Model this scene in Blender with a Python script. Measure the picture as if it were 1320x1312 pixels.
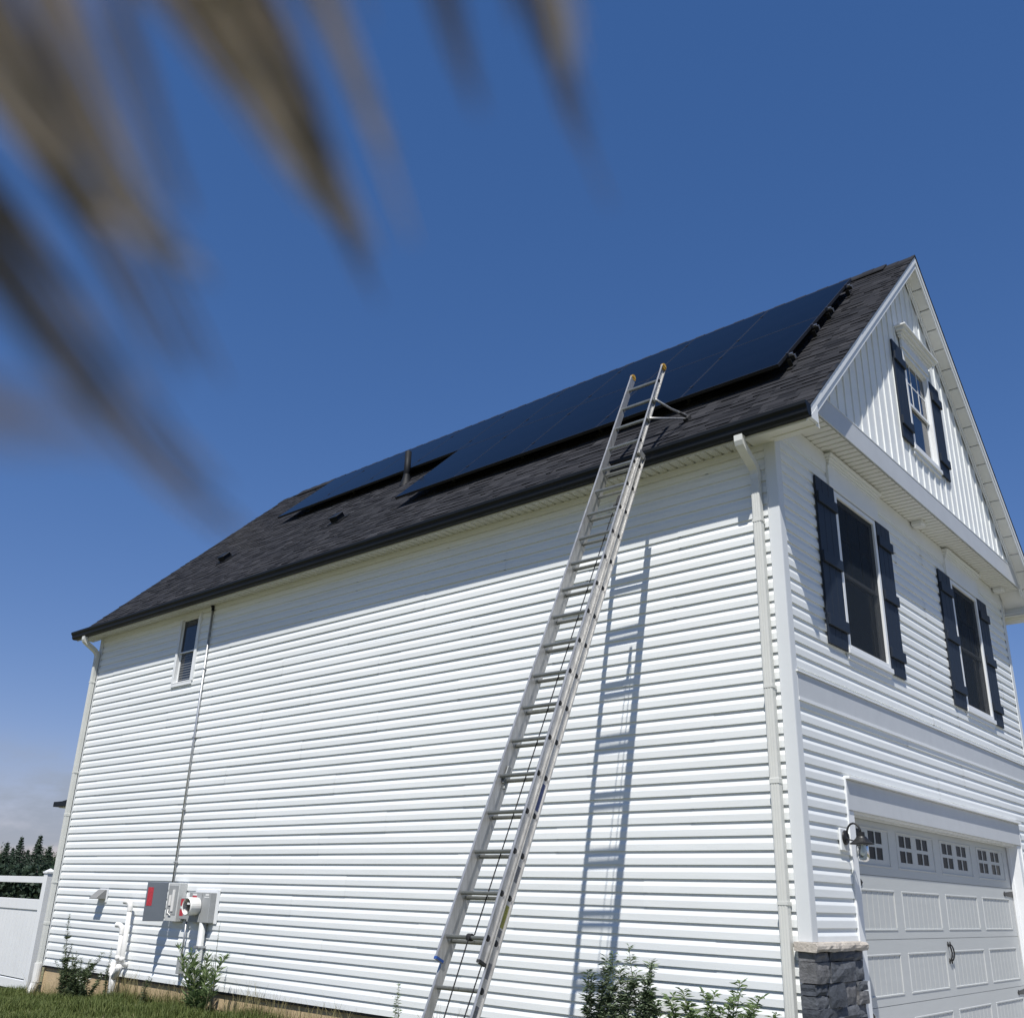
import bpy, math, random
import numpy as np
from mathutils import Vector, Matrix
random.seed(7); np.random.seed(7)
scene = bpy.context.scene
for o in list(bpy.data.objects): bpy.data.objects.remove(o)

# ------------------------------------------------------------------ camera
CAM = Vector((3.456, -7.466, 1.173))
RIGHT = Vector((0.7546829, 0.6554146, 0.0297541))
DOWN = Vector((-0.2127959, 0.2874209, -0.9338668))
FWD = Vector((-0.6206219, 0.6984418, 0.3563812))
FPX, PYC = 1230.04, 688.21
cam_d = bpy.data.cameras.new('camera'); cam = bpy.data.objects.new('camera', cam_d)
scene.collection.objects.link(cam); scene.camera = cam
cam_d.sensor_fit = 'HORIZONTAL'; cam_d.sensor_width = 36.0
cam_d.lens = FPX/1320*36.0
cam_d.shift_y = (PYC-656.0)/1320.0
cam_d.clip_start = 0.005; cam_d.clip_end = 20000
up = -DOWN; back = -FWD
cam.matrix_world = Matrix(((RIGHT.x, up.x, back.x, CAM.x), (RIGHT.y, up.y, back.y, CAM.y), (RIGHT.z, up.z, back.z, CAM.z), (0, 0, 0, 1)))
cam_d.dof.use_dof = True; cam_d.dof.focus_distance = 12.0
cam_d.dof.aperture_fstop = 8.2                      # a phone lens: about 4 mm wide

# ------------------------------------------------------------------ sky and sun
SUNV = Vector((0.535, -1.0, 1.85)).normalized()     # towards the sun
el = math.asin(SUNV.z); rot = math.atan2(SUNV.x, SUNV.y)
w = bpy.data.worlds.new('World'); scene.world = w; w.use_nodes = True
nt = w.node_tree; nt.nodes.clear()
def N(t, **k):
    n = nt.nodes.new(t)
    for a, b in k.items(): setattr(n, a, b)
    return n
sky = N('ShaderNodeTexSky', sky_type='NISHITA'); sky.sun_disc = False
sky.sun_elevation = el; sky.sun_rotation = rot; sky.air_density = 1.0; sky.dust_density = 0.0; sky.ozone_density = 4.0; sky.altitude = 0
bg = N('ShaderNodeBackground'); bg.inputs['Strength'].default_value = 0.139
out = N('ShaderNodeOutputWorld')
# low bank of far clouds along the whole horizon
tc = N('ShaderNodeTexCoord'); sep = N('ShaderNodeSeparateXYZ'); nt.links.new(tc.outputs['Generated'], sep.inputs[0])
mp = N('ShaderNodeMapping'); mp.inputs['Scale'].default_value = (1, 1, 2.6); nt.links.new(tc.outputs['Generated'], mp.inputs[0])
n1 = N('ShaderNodeTexNoise'); n1.inputs['Scale'].default_value = 13; n1.inputs['Detail'].default_value = 6; n1.inputs['Roughness'].default_value = .55
nt.links.new(mp.outputs[0], n1.inputs['Vector'])
band = N('ShaderNodeMapRange', interpolation_type='SMOOTHSTEP'); band.inputs['From Min'].default_value = .14; band.inputs['From Max'].default_value = .075
nt.links.new(sep.outputs['Z'], band.inputs['Value'])
thr = N('ShaderNodeMapRange', interpolation_type='SMOOTHSTEP'); thr.inputs['From Min'].default_value = .36; thr.inputs['From Max'].default_value = .60
nt.links.new(n1.outputs['Fac'], thr.inputs['Value'])
mul = N('ShaderNodeMath', operation='MULTIPLY'); nt.links.new(band.outputs[0], mul.inputs[0]); tadd = N('ShaderNodeMath', operation='MULTIPLY_ADD'); tadd.inputs[1].default_value = .7; tadd.inputs[2].default_value = .3; nt.links.new(thr.outputs[0], tadd.inputs[0]); nt.links.new(tadd.outputs[0], mul.inputs[1])
mul2 = N('ShaderNodeMath', operation='MULTIPLY'); mul2.inputs[1].default_value = .8; nt.links.new(mul.outputs[0], mul2.inputs[0])
cmix = N('ShaderNodeMix', data_type='RGBA'); cmix.inputs['B'].default_value = (1.85, 2.12, 2.6, 1)
nt.links.new(mul2.outputs[0], cmix.inputs['Factor']); gm = N('ShaderNodeGamma'); gm.inputs[1].default_value = .68; hs = N('ShaderNodeHueSaturation'); hs.inputs['Saturation'].default_value = 1.48
nt.links.new(sky.outputs[0], gm.inputs[0]); nt.links.new(gm.outputs[0], hs.inputs['Color']); tn = N('ShaderNodeMix', data_type='RGBA', blend_type='MULTIPLY'); tn.inputs['Factor'].default_value = 1; tn.inputs['B'].default_value = (1.0, .82, .985, 1)
nt.links.new(hs.outputs[0], tn.inputs['A']); nt.links.new(tn.outputs['Result'], cmix.inputs['A'])
nt.links.new(cmix.outputs['Result'], bg.inputs['Color']); nt.links.new(bg.outputs[0], out.inputs[0])
sun_d = bpy.data.lights.new('sun', 'SUN'); sun_d.energy = 4.7; sun_d.angle = math.radians(.53); sun_d.color = (1, .97, .92)
sun = bpy.data.objects.new('sun', sun_d); scene.collection.objects.link(sun)
sun.rotation_euler = (-SUNV).to_track_quat('-Z', 'Y').to_euler(); sun.location = (10, -20, 40)
vs = scene.view_settings; vs.view_transform = 'Standard'; vs.look = 'None'; vs.exposure = 0.3; vs.gamma = 1; vs.use_curve_mapping = False
scene.render.engine = 'CYCLES'
scene.render.resolution_x, scene.render.resolution_y = 1024, 1017

# ------------------------------------------------------------------ materials
def mat(name, col, rough=.5, metal=0, vary=0.0, vscale=3.0, bump=0.0, bscale=60.0, spec=.5, coat=0.0, stretch=(1, 1, 1), tint=None, orand=0.0):
    m = bpy.data.materials.new(name); m.use_nodes = True
    t = m.node_tree; b = t.nodes['Principled BSDF']
    b.inputs['Base Color'].default_value = (*col, 1); b.inputs['Roughness'].default_value = rough; b.inputs['Metallic'].default_value = metal
    b.inputs['Specular IOR Level'].default_value = spec; b.inputs['Coat Weight'].default_value = coat
    co = t.nodes.new('ShaderNodeTexCoord'); mpn = t.nodes.new('ShaderNodeMapping'); mpn.inputs['Scale'].default_value = stretch
    t.links.new(co.outputs['Object'], mpn.inputs[0])
    if vary or tint:
        nz = t.nodes.new('ShaderNodeTexNoise'); nz.inputs['Scale'].default_value = vscale; nz.inputs['Detail'].default_value = 6; nz.inputs['Roughness'].default_value = .65
        t.links.new(mpn.outputs[0], nz.inputs['Vector'])
        rp = t.nodes.new('ShaderNodeMapRange'); rp.inputs['From Min'].default_value = .3; rp.inputs['From Max'].default_value = .7
        t.links.new(nz.outputs['Fac'], rp.inputs['Value'])
        mx = t.nodes.new('ShaderNodeMix'); mx.data_type = 'RGBA'
        c2 = tint if tint else tuple(c*(1+vary) for c in col); c1 = tuple(c*(1-vary) for c in col)
        mx.inputs['A'].default_value = (*c1, 1); mx.inputs['B'].default_value = (*c2, 1)
        t.links.new(rp.outputs[0], mx.inputs['Factor']); t.links.new(mx.outputs['Result'], b.inputs['Base Color'])
    if orand:
        oi = t.nodes.new('ShaderNodeObjectInfo'); r2 = t.nodes.new('ShaderNodeMapRange'); r2.inputs['To Min'].default_value = 1-orand; r2.inputs['To Max'].default_value = 1+orand*.4; t.links.new(oi.outputs['Random'], r2.inputs['Value'])
        m2 = t.nodes.new('ShaderNodeMix'); m2.data_type = 'RGBA'; m2.blend_type = 'MULTIPLY'; m2.inputs['Factor'].default_value = 1
        t.links.new(mx.outputs['Result'], m2.inputs['A']); t.links.new(r2.outputs[0], m2.inputs['B']); t.links.new(m2.outputs['Result'], b.inputs['Base Color'])
    if bump:
        nb = t.nodes.new('ShaderNodeTexNoise'); nb.inputs['Scale'].default_value = bscale; nb.inputs['Detail'].default_value = 5
        t.links.new(mpn.outputs[0], nb.inputs['Vector'])
        bp = t.nodes.new('ShaderNodeBump'); bp.inputs['Strength'].default_value = bump; bp.inputs['Distance'].default_value = .01
        t.links.new(nb.outputs['Fac'], bp.inputs['Height']); t.links.new(bp.outputs[0], b.inputs['Normal'])
    return m
M = {}
M['siding'] = mat('white_vinyl', (.735, .755, .75), .48, vary=.045, vscale=1.3, bump=.16, bscale=7, stretch=(.35, .35, 2), orand=.022)
M['trim'] = mat('white_trim', (.72, .735, .74), .42, vary=.03, vscale=2.5, bump=.03, bscale=30)
M['post'] = mat('corner_post_vinyl', (.62, .64, .645), .42, vary=.03, vscale=2.5)
M['soffit'] = mat('soffit_vinyl', (.70, .70, .67), .5, vary=.03, vscale=4)
M['grey_band'] = mat('aluminium_wrap', (.50, .515, .525), .42, vary=.04, vscale=5, bump=.05, bscale=90)
M['slot'] = mat('dark_slots', (.10, .10, .10), .8)
M['gutter'] = mat('black_gutter', (.008, .010, .013), .5, spec=.22, vary=.2, vscale=2)
M['shutter'] = mat('navy_shutter', (.012, .019, .032), .55, vary=.15, vscale=20, bump=.08, bscale=40, stretch=(4, 4, .3), spec=.3)
M['glass'] = mat('window_glass', (.012, .016, .022), .06, spec=.55)
M['screen'] = mat('insect_screen', (.020, .026, .033), .7, spec=.1); M['screen'].node_tree.nodes['Principled BSDF'].inputs['Alpha'].default_value = .55
M['downspout'] = mat('downspout_paint', (.60, .605, .57), .45, vary=.05, vscale=4)
M['tintpane'] = mat('tinted_pane', (.007, .009, .012), .25, spec=.08)
M['blind'] = mat('pale_blind', (.16, .17, .18), .6)
M['found'] = mat('parged_foundation', (.46, .35, .21), .9, vary=.14, vscale=4, bump=.3, bscale=70)
M['stonecap'] = mat('stone_cap', (.42, .38, .33), .9, vary=.28, vscale=18, bump=.5, bscale=70)
M['mortar'] = mat('dark_mortar', (.05, .05, .052), .95)
M['stones'] = [mat('ledge_stone_a', (.085, .092, .105), .85, vary=.4, vscale=14, bump=.7, bscale=45), mat('ledge_stone_b', (.13, .13, .135), .85, vary=.4, vscale=14, bump=.7, bscale=45),
               mat('ledge_stone_c', (.05, .057, .07), .85, vary=.35, vscale=14, bump=.7, bscale=45), mat('ledge_stone_d', (.26, .235, .20), .85, vary=.35, vscale=14, bump=.7, bscale=45)]
M['door'] = mat('garage_door_paint', (.47, .485, .475), .5, vary=.03, vscale=6, bump=.08, bscale=60, stretch=(1, .3, 3))
M['black'] = mat('black_iron', (.012, .012, .013), .45, spec=.4)
M['alu'] = mat('mill_aluminium', (.46, .455, .44), .40, metal=.6, vary=.22, vscale=5, bump=.03, bscale=90, stretch=(6, 6, .7))
M['alu_rung'] = mat('rung_aluminium', (.25, .26, .255), .45, metal=.5, vary=.15, vscale=12)
M['yellow'] = mat('yellow_plastic', (.55, .33, .05), .5)
M['rope'] = mat('black_rope', (.015, .015, .017), .9)
M['bluecap'] = mat('blue_plastic', (.02, .07, .26), .5)
M['hole'] = mat('rung_end', (.02, .02, .022), .6)
M['panelglass'] = mat('solar_glass', (.002, .0026, .0045), .10, spec=.03, vary=.25, vscale=2)
M['panelframe'] = mat('black_anodised', (.01, .01, .011), .4)
M['rail'] = mat('rail_black', (.012, .012, .013), .45)
M['clampsilver'] = mat('clamp_metal', (.6, .6, .6), .35, metal=1)
M['pipe_dark'] = mat('dark_vent_pipe', (.010, .011, .013), .6, spec=.2)
M['pvc'] = mat('white_pvc', (.74, .73, .70), .4, vary=.04, vscale=6)
M['greybox'] = mat('grey_enclosure', (.30, .31, .31), .5, vary=.05, vscale=8)
M['darkbox'] = mat('slate_enclosure', (.135, .155, .18), .5, vary=.05, vscale=8)
M['lightbox'] = mat('light_enclosure', (.50, .51, .50), .45, vary=.10, vscale=20)
M['red'] = mat('red_label', (.42, .035, .05), .6, vary=.35, vscale=60)
M['paper'] = mat('white_label', (.72, .72, .70), .6, vary=.1, vscale=120)
M['conduit'] = mat('galvanised_conduit', (.45, .46, .47), .4, metal=.7, vary=.12, vscale=10)
M['hood'] = mat('grey_hood', (.20, .20, .195), .6)
M['concrete'] = mat('concrete', (.38, .37, .35), .9, vary=.12, vscale=1.5, bump=.2, bscale=60)
M['bark'] = mat('bark', (.07, .05, .035), .95, vary=.3, vscale=8)
M['stem'] = mat('weed_stem', (.10, .105, .045), .8, vary=.3, vscale=10)
M['flower'] = mat('white_petals', (.75, .75, .72), .7)
M['fence'] = mat('white_vinyl_fence', (.74, .75, .75), .4, vary=.03, vscale=3)
M['rubber'] = mat('black_rubber', (.02, .02, .02), .8)
M['yellowlabel'] = mat('yellow_label', (.36, .33, .06), .6, vary=.35, vscale=90)
M['bluelabel'] = mat('blue_label', (.05, .08, .22), .5, vary=.3, vscale=60)
M['greylabel'] = mat('worn_sticker', (.22, .21, .21), .6, vary=.45, vscale=110)

def leafmat(name, c1, c2, trans=.25):
    m = bpy.data.materials.new(name); m.use_nodes = True; t = m.node_tree; b = t.nodes['Principled BSDF']
    g = t.nodes.new('ShaderNodeNewGeometry'); mx = t.nodes.new('ShaderNodeMix'); mx.data_type = 'RGBA'
    mx.inputs['A'].default_value = (*c1, 1); mx.inputs['B'].default_value = (*c2, 1)
    t.links.new(g.outputs['Random Per Island'], mx.inputs['Factor']); t.links.new(mx.outputs['Result'], b.inputs['Base Color'])
    b.inputs['Roughness'].default_value = .6; b.inputs['Specular IOR Level'].default_value = .25
    tr = t.nodes.new('ShaderNodeBsdfTranslucent'); t.links.new(mx.outputs['Result'], tr.inputs['Color'])
    ad = t.nodes.new('ShaderNodeMixShader'); ad.inputs[0].default_value = trans
    t.links.new(b.outputs[0], ad.inputs[1]); t.links.new(tr.outputs[0], ad.inputs[2]); t.links.new(ad.outputs[0], t.nodes['Material Output'].inputs[0])
    return m
M['leaf'] = leafmat('weed_leaf', (.10, .155, .065), (.22, .29, .13), .4)
M['leafgrey'] = leafmat('mugwort_leaf', (.10, .15, .085), (.27, .32, .21), .4)
M['leafdark'] = leafmat('dark_weed_leaf', (.06, .09, .045), (.15, .19, .10), .35)
M['grass'] = leafmat('grass_blade', (.055, .085, .018), (.15, .175, .055), .3)
M['drygrass'] = leafmat('dry_grass', (.16, .14, .06), (.28, .25, .12), .3)
M['spruce'] = leafmat('spruce_needles', (.018, .034, .022), (.04, .065, .038), .1)
M['broadleaf'] = leafmat('far_leaves', (.03, .055, .022), (.07, .10, .04), .2)
M['reed_shaded'] = leafmat('shaded_reed', (.16, .15, .16), (.36, .32, .30), .35)  # darker copy of the dry reed; shade on these plumes put into the colour
M['reed'] = leafmat('dry_reed', (.45, .42, .42), (.82, .73, .62), .45)

# shingles: tint per tab, granules
m = bpy.data.materials.new('asphalt_shingle'); m.use_nodes = True; t = m.node_tree; b = t.nodes['Principled BSDF']
at = t.nodes.new('ShaderNodeAttribute'); at.attribute_name = 'tint'
co = t.nodes.new('ShaderNodeTexCoord'); nz = t.nodes.new('ShaderNodeTexNoise'); nz.inputs['Scale'].default_value = 160; nz.inputs['Detail'].default_value = 3
t.links.new(co.outputs['Object'], nz.inputs['Vector'])
mr = t.nodes.new('ShaderNodeMapRange'); mr.inputs['To Min'].default_value = .55; mr.inputs['To Max'].default_value = 1.45; t.links.new(nz.outputs['Fac'], mr.inputs['Value'])
mx = t.nodes.new('ShaderNodeMix'); mx.data_type = 'RGBA'; mx.inputs['A'].default_value = (.009, .0095, .012, 1); mx.inputs['B'].default_value = (.037, .037, .041, 1)
t.links.new(at.outputs['Fac'], mx.inputs['Factor'])
ml = t.nodes.new('ShaderNodeMix'); ml.data_type = 'RGBA'; ml.blend_type = 'MULTIPLY'; ml.inputs['Factor'].default_value = 1
t.links.new(mx.outputs['Result'], ml.inputs['A']); t.links.new(mr.outputs[0], ml.inputs['B']); t.links.new(ml.outputs['Result'], b.inputs['Base Color'])
b.inputs['Roughness'].default_value = .92; b.inputs['Specular IOR Level'].default_value = .2
bp = t.nodes.new('ShaderNodeBump'); bp.inputs['Strength'].default_value = .5; bp.inputs['Distance'].default_value = .004; t.links.new(nz.outputs['Fac'], bp.inputs['Height']); t.links.new(bp.outputs[0], b.inputs['Normal'])
M['shingle'] = m
# lawn sheet
m = mat('lawn_soil', (.10, .11, .045), .95, vary=.35, vscale=2.2, bump=.2, bscale=8, tint=(.21, .195, .105)); M['lawn'] = m
# clear glass jar of the lamp
m = bpy.data.materials.new('clear_glass'); m.use_nodes = True; t = m.node_tree; t.nodes.clear()
o_ = t.nodes.new('ShaderNodeOutputMaterial'); tr = t.nodes.new('ShaderNodeBsdfTransparent'); tr.inputs[0].default_value = (.93, .95, .95, 1); gl = t.nodes.new('ShaderNodeBsdfGlossy'); gl.inputs['Roughness'].default_value = .04
fr = t.nodes.new('ShaderNodeFresnel'); fr.inputs[0].default_value = 1.5; ms = t.nodes.new('ShaderNodeMixShader')
t.links.new(fr.outputs[0], ms.inputs[0]); t.links.new(tr.outputs[0], ms.inputs[1]); t.links.new(gl.outputs[0], ms.inputs[2]); t.links.new(ms.outputs[0], o_.inputs[0]); M['clear'] = m
# vented soffit: rows of punched holes
m = mat('vented_soffit', (.70, .70, .67), .5); t = m.node_tree; b = t.nodes['Principled BSDF']
co = t.nodes.new('ShaderNodeTexCoord'); vo = t.nodes.new('ShaderNodeTexVoronoi'); vo.inputs['Scale'].default_value = 70; vo.inputs['Randomness'].default_value = 0
t.links.new(co.outputs['Object'], vo.inputs['Vector'])
lt = t.nodes.new('ShaderNodeMath'); lt.operation = 'LESS_THAN'; lt.inputs[1].default_value = .26; t.links.new(vo.outputs['Distance'], lt.inputs[0])
mx = t.nodes.new('ShaderNodeMix'); mx.data_type = 'RGBA'; mx.inputs['A'].default_value = (.70, .70, .67, 1); mx.inputs['B'].default_value = (.12, .12, .115, 1)
t.links.new(lt.outputs[0], mx.inputs['Factor']); t.links.new(mx.outputs['Result'], b.inputs['Base Color']); M['vented'] = m

# ------------------------------------------------------------------ mesh helpers
WL = {}
def link(o): scene.collection.objects.link(o)
class MB:
    def __init__(s): s.v = []; s.f = []
    def add(s, vs, fs):
        n = len(s.v); s.v += [tuple(p) for p in vs]; s.f += [tuple(i+n for i in f) for f in fs]; return s
    def box(s, x0, x1, y0, y1, z0, z1):
        return s.add([(x0, y0, z0), (x1, y0, z0), (x1, y1, z0), (x0, y1, z0), (x0, y0, z1), (x1, y0, z1), (x1, y1, z1), (x0, y1, z1)],
                     [(3, 2, 1, 0), (4, 5, 6, 7), (0, 1, 5, 4), (1, 2, 6, 5), (2, 3, 7, 6), (3, 0, 4, 7)])
    def obox(s, c, a, b, d):                      # centre and three half axes
        c, a, b, d = map(Vector, (c, a, b, d)); r = []
        for k in (-1, 1):
            for p, q in ((-1, -1), (1, -1), (1, 1), (-1, 1)): r.append(c+a*p+b*q+d*k)
        fl = [(3, 2, 1, 0), (4, 5, 6, 7), (0, 1, 5, 4), (1, 2, 6, 5), (2, 3, 7, 6), (3, 0, 4, 7)]
        if a.cross(b).dot(d) < 0: fl = [f[::-1] for f in fl]
        return s.add(r, fl)
    def prism(s, poly, ax, a0, a1):               # poly in the other two axes, extruded along axis ax
        def mk(p, q): return {0: (q, p[0], p[1]), 1: (p[0], q, p[1]), 2: (p[0], p[1], q)}[ax]
        n = len(poly); vs = [mk(p, a0) for p in poly]+[mk(p, a1) for p in poly]
        fs = [tuple(range(n)), tuple(range(2*n-1, n-1, -1))]+[(i, i+n, (i+1) % n+n, (i+1) % n) for i in range(n)]
        area = sum(poly[i][0]*poly[(i+1) % n][1]-poly[(i+1) % n][0]*poly[i][1] for i in range(n))
        flip = (area > 0) == (a1 > a0)
        if ax == 1: flip = not flip
        if not flip: fs = [f[::-1] for f in fs]
        return s.add(vs, fs)
    def tube(s, pts, r, n=8, cap=True, taper=None):
        pts = [Vector(p) for p in pts]; rings = []
        prev = None
        for i, p in enumerate(pts):
            d = (pts[min(i+1, len(pts)-1)]-pts[max(i-1, 0)]).normalized()
            if prev is None: a = d.orthogonal().normalized()
            else: a = (prev-d*prev.dot(d)).normalized()
            prev = a; bb = d.cross(a)
            rr = r if taper is None else r*taper[i] if isinstance(taper, (list, tuple)) else r*(1+(taper-1)*i/(len(pts)-1))
            rings.append([p+(a*math.cos(2*math.pi*k/n)+bb*math.sin(2*math.pi*k/n))*rr for k in range(n)])
        vs = [q for R_ in rings for q in R_]; fs = []
        for i in range(len(pts)-1):
            for k in range(n): fs.append((i*n+k, i*n+(k+1) % n, (i+1)*n+(k+1) % n, (i+1)*n+k))
        if cap: fs += [tuple(range(n-1, -1, -1)), tuple(range((len(pts)-1)*n, len(pts)*n))]
        return s.add(vs, fs)
    def lathe(s, c, prof, n=20, axis=(0, 0, 1)):
        c = Vector(c); ax = Vector(axis).normalized(); a = ax.orthogonal().normalized(); bb = ax.cross(a)
        vs = [c+ax*h+(a*math.cos(2*math.pi*k/n)+bb*math.sin(2*math.pi*k/n))*r for (r, h) in prof for k in range(n)]
        fs = [(i*n+k, i*n+(k+1) % n, (i+1)*n+(k+1) % n, (i+1)*n+k) for i in range(len(prof)-1) for k in range(n)]
        return s.add(vs, fs)
    def build(s, name, m, parent=None, origin=None, smooth=False, bevel=0, kind=None):
        base = WL[parent] if parent is not None else Vector(origin or (0, 0, 0))
        me = bpy.data.meshes.new(name)
        me.from_pydata([(x-base.x, y-base.y, z-base.z) for x, y, z in s.v], [], s.f); me.update()
        if isinstance(m, str): m = M[m]
        me.materials.append(m)
        if smooth: me.polygons.foreach_set('use_smooth', [True]*len(me.polygons))
        o = bpy.data.objects.new(name, me); link(o)
        if parent is not None: o.parent = parent
        else: o.location = base
        WL[o] = base
        if bevel:
            bv = o.modifiers.new('bevel', 'BEVEL'); bv.width = bevel; bv.segments = 1; bv.limit_method = 'ANGLE'
        if kind: o['kind'] = kind
        return o
def tag(o, label, cat, group=None):
    o['label'] = label; o['category'] = cat
    if group: o['group'] = group
    return o
def thing(name, loc, label, cat, group=None):
    o = bpy.data.objects.new(name, None); link(o); o.location = loc; o.empty_display_size = .2; WL[o] = Vector(loc)
    return tag(o, label, cat, group)
def inst(name, src, parent, loc, rotz=0, mirror=False):                # alike piece sharing mesh data; loc is a world position
    o = bpy.data.objects.new(name, src); link(o); o.parent = parent; o.location = Vector(loc)-WL[parent]; o.rotation_euler.z = rotz
    WL[o] = Vector(loc); return o
def px(u, v, dist):                                                # a point dist metres out along the ray of a photo pixel
    d = RIGHT*((u-660)/FPX)+DOWN*((v-PYC)/FPX)+FWD
    return CAM+d.normalized()*dist

# ------------------------------------------------------------------ ground
def sm(a, b, x): t_ = min(1, max(0, (x-a)/(b-a))); return t_*t_*(3-2*t_)
def gz(x, y):
    z = -.22-.21*sm(-8.6, -12.4, x)
    return z-.05*sm(0, -8, y)-.5*sm(60, 260, math.hypot(x, y))
def np_gz(x, y):
    s1 = np.clip((x+8.6)/(-3.8), 0, 1); s1 = s1*s1*(3-2*s1); s2 = np.clip(y/-8, 0, 1); s2 = s2*s2*(3-2*s2)
    s3 = np.clip((np.hypot(x, y)-60)/200, 0, 1); s3 = s3*s3*(3-2*s3)
    return -.22-.21*s1-.05*s2-.5*s3
xs = [-6000, -1500, -500, -250, -150, -90, -60, -40, -28, -20, -16]+[-14+.5*i for i in range(40)]+[7, 9, 12, 18, 30, 60, 150, 500, 1500, 6000]
ys = [-6000, -1500, -500, -150, -60, -30, -18, -12]+[-10+.5*i for i in range(26)]+[4, 6, 9, 14, 22, 40, 80, 160, 500, 1500, 6000]
g = MB(); g.v = [(x, y, gz(x, y)) for y in ys for x in xs]; nx = len(xs)
g.f = [(j*nx+i, j*nx+i+1, (j+1)*nx+i+1, (j+1)*nx+i) for j in range(len(ys)-1) for i in range(nx-1)]
ground = g.build('ground', 'lawn', kind='structure', smooth=True)
dv = MB()
for i in range(5):
    for j in range(2): dv.box(.02+i*2.2, .02+i*2.2+2.19, .55+j*3.03, .55+j*3.03+3.02, -.36, -.15-.012*i)
driveway = dv.build('driveway', 'concrete', kind='structure', bevel=.01)

# ------------------------------------------------------------------ the house
HW, HL = 7.13, 12.62              # width along y, length along -x
CS = .1143                        # one course of siding
RK = 5.535                        # roof plane: z = RK + y on the near slope
RIDGE_Y = HW/2
house = thing('house', (-6, 3.5, -.3), 'white sided two storey house with steep dark shingle roof, ladder leaning on its long side', 'house')
H = house
def P(mb, name, m, parent=H, **k): return mb.build(name, m, parent, **k)
# core walls and foundation
c = MB()
c.box(-HL+.07, -.30, .07, HW-.07, -.02, 5.42)
c.box(-.30, -.07, .07, 1.02, -.02, 5.47); c.box(-.30, -.07, 6.06, HW-.07, -.02, 5.47); c.box(-.30, -.07, 1.02, 6.06, 2.0, 5.47)
core = P(c, 'wall', 'trim')
f = MB(); f.box(-HL+.03, -.32, .03, HW-.03, -1.0, -.02); f.box(-.32, -.03, .03, 1.02, -1.0, -.02); f.box(-.32, -.03, 6.06, HW-.03, -1.0, -.02)
P(f, 'foundation', 'found')
fl = MB(); fl.box(-.32, -.03, 1.02, 6.06, -.6, -.16); P(fl, 'garage_threshold', 'concrete')

PROF = [(0, .0142), (.47*CS, .0140), (.51*CS, .0130), (.77*CS, .0020), (.999*CS, .0010)]
def prof_pts(z0, z1, zb, d=0):
    """profile of the dutch-lap courses between z0 and z1; zb is the bottom of course 0"""
    r = []; k0 = int(math.floor((z0-zb)/CS+1e-6)); k1 = int(math.ceil((z1-zb)/CS-1e-6))
    for k in range(k0, k1):
        b0 = zb+k*CS; L = [(b0+z, o) for z, o in PROF]
        if b0 >= z0-1e-6: r.append((b0, -.001))
        for i, (z, o) in enumerate(L):
            if z0-1e-6 <= z <= z1+1e-6: r.append((z, o+d))
            if i+1 < len(L):
                za, oa = L[i]; zc, oc = L[i+1]
                for q in (z0, z1):
                    if za < q < zc: r.append((q, oa+(oc-oa)*(q-za)/(zc-za)+d))
    return r
def siding_piece(axis, a0, a1, z0, z1, d=0, plane=0.0, sgn=1):
    pts = prof_pts(z0, z1, 0, d)
    if len(pts) < 2 or a1-a0 < .02: return
    mb = MB(); n = len(pts)
    if axis == 'x': mb.v = [(a, plane-o, z) for a in (a0, a1) for z, o in pts]       # side wall faces -y
    else: mb.v = [(plane+o, a, z) for a in (a0, a1) for z, o in pts]                  # front wall faces +x
    mb.f = [(i, i+n, i+n+1, i+1) for i in range(n-1)]
    P(mb, 'siding_board', 'siding')
def clad(axis, a0, a1, zlo, zhi, holes, seams, start=0):
    row = int(zlo//(2*CS)); 
    while row*2*CS < zhi-1e-6:
        r0, r1 = max(zlo, row*2*CS), min(zhi, (row+1)*2*CS)
        cuts = sorted({r0, r1} | {q for h in holes for q in (h[2], h[3]) if r0 < q < r1})
        for z0, z1 in zip(cuts, cuts[1:]):
            if z1-z0 < .004: continue
            free = [(a0, a1)]
            for h0, h1, hz0, hz1 in holes:
                if hz0 < (z0+z1)/2 < hz1:
                    nf = []
                    for p, q in free:
                        if h1 <= p or h0 >= q: nf.append((p, q)); continue
                        if h0 > p: nf.append((p, h0))
                        if h1 < q: nf.append((h1, q))
                    free = nf
            for p, q in free:
                js = sorted(s for s in seams(row) if p+.4 < s < q-.4); ed = [p]+js+[q]
                for k, (e0, e1) in enumerate(zip(ed, ed[1:])):
                    siding_piece(axis, e0 if k == 0 else e0-.03, e1, z0, z1, .0024*(k % 2))
        row += 1
rs = random.Random(3)
SEAMS = {r: [-12.4+((r*1.37+.5*rs.random()) % 3.7)+3.7*i for i in range(4)] for r in range(40)}
FSEAMS = {r: [2.2+((r*.9) % 2.6), 5.6+((r*.7) % 1.0)] for r in range(40)}
SW = (-10.0, -9.49, 4.07, 5.10)                               # side window opening: x0,x1,z0,z1
clad('x', -HL+.085, -.075, 0, 5.16, [SW], lambda r: SEAMS[r])
W1 = (1.24, 2.29, 3.48, 5.10); W2 = (4.72, 5.78, 3.48, 5.10)  # front windows: y0,y1,z0,z1
GO = (.90, 6.17, -.2, 2.25)                                   # garage trim outline
clad('y', .075, HW-.075, .93, 2.80, [GO], lambda r: FSEAMS[r])
clad('y', .075, HW-.075, 3.05, 5.285, [(W1[0]-.03, W1[1]+.03, W1[2]-.06, W1[3]+.02), (W2[0]-.03, W2[1]+.03, W2[2]-.06, W2[3]+.02)], lambda r: FSEAMS[r])
# starter strip over the foundation
s = MB(); s.box(-HL+.02, -.02, .0, .02, -.030, -.001); P(s, 'starter_strip', 'hole')
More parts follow.
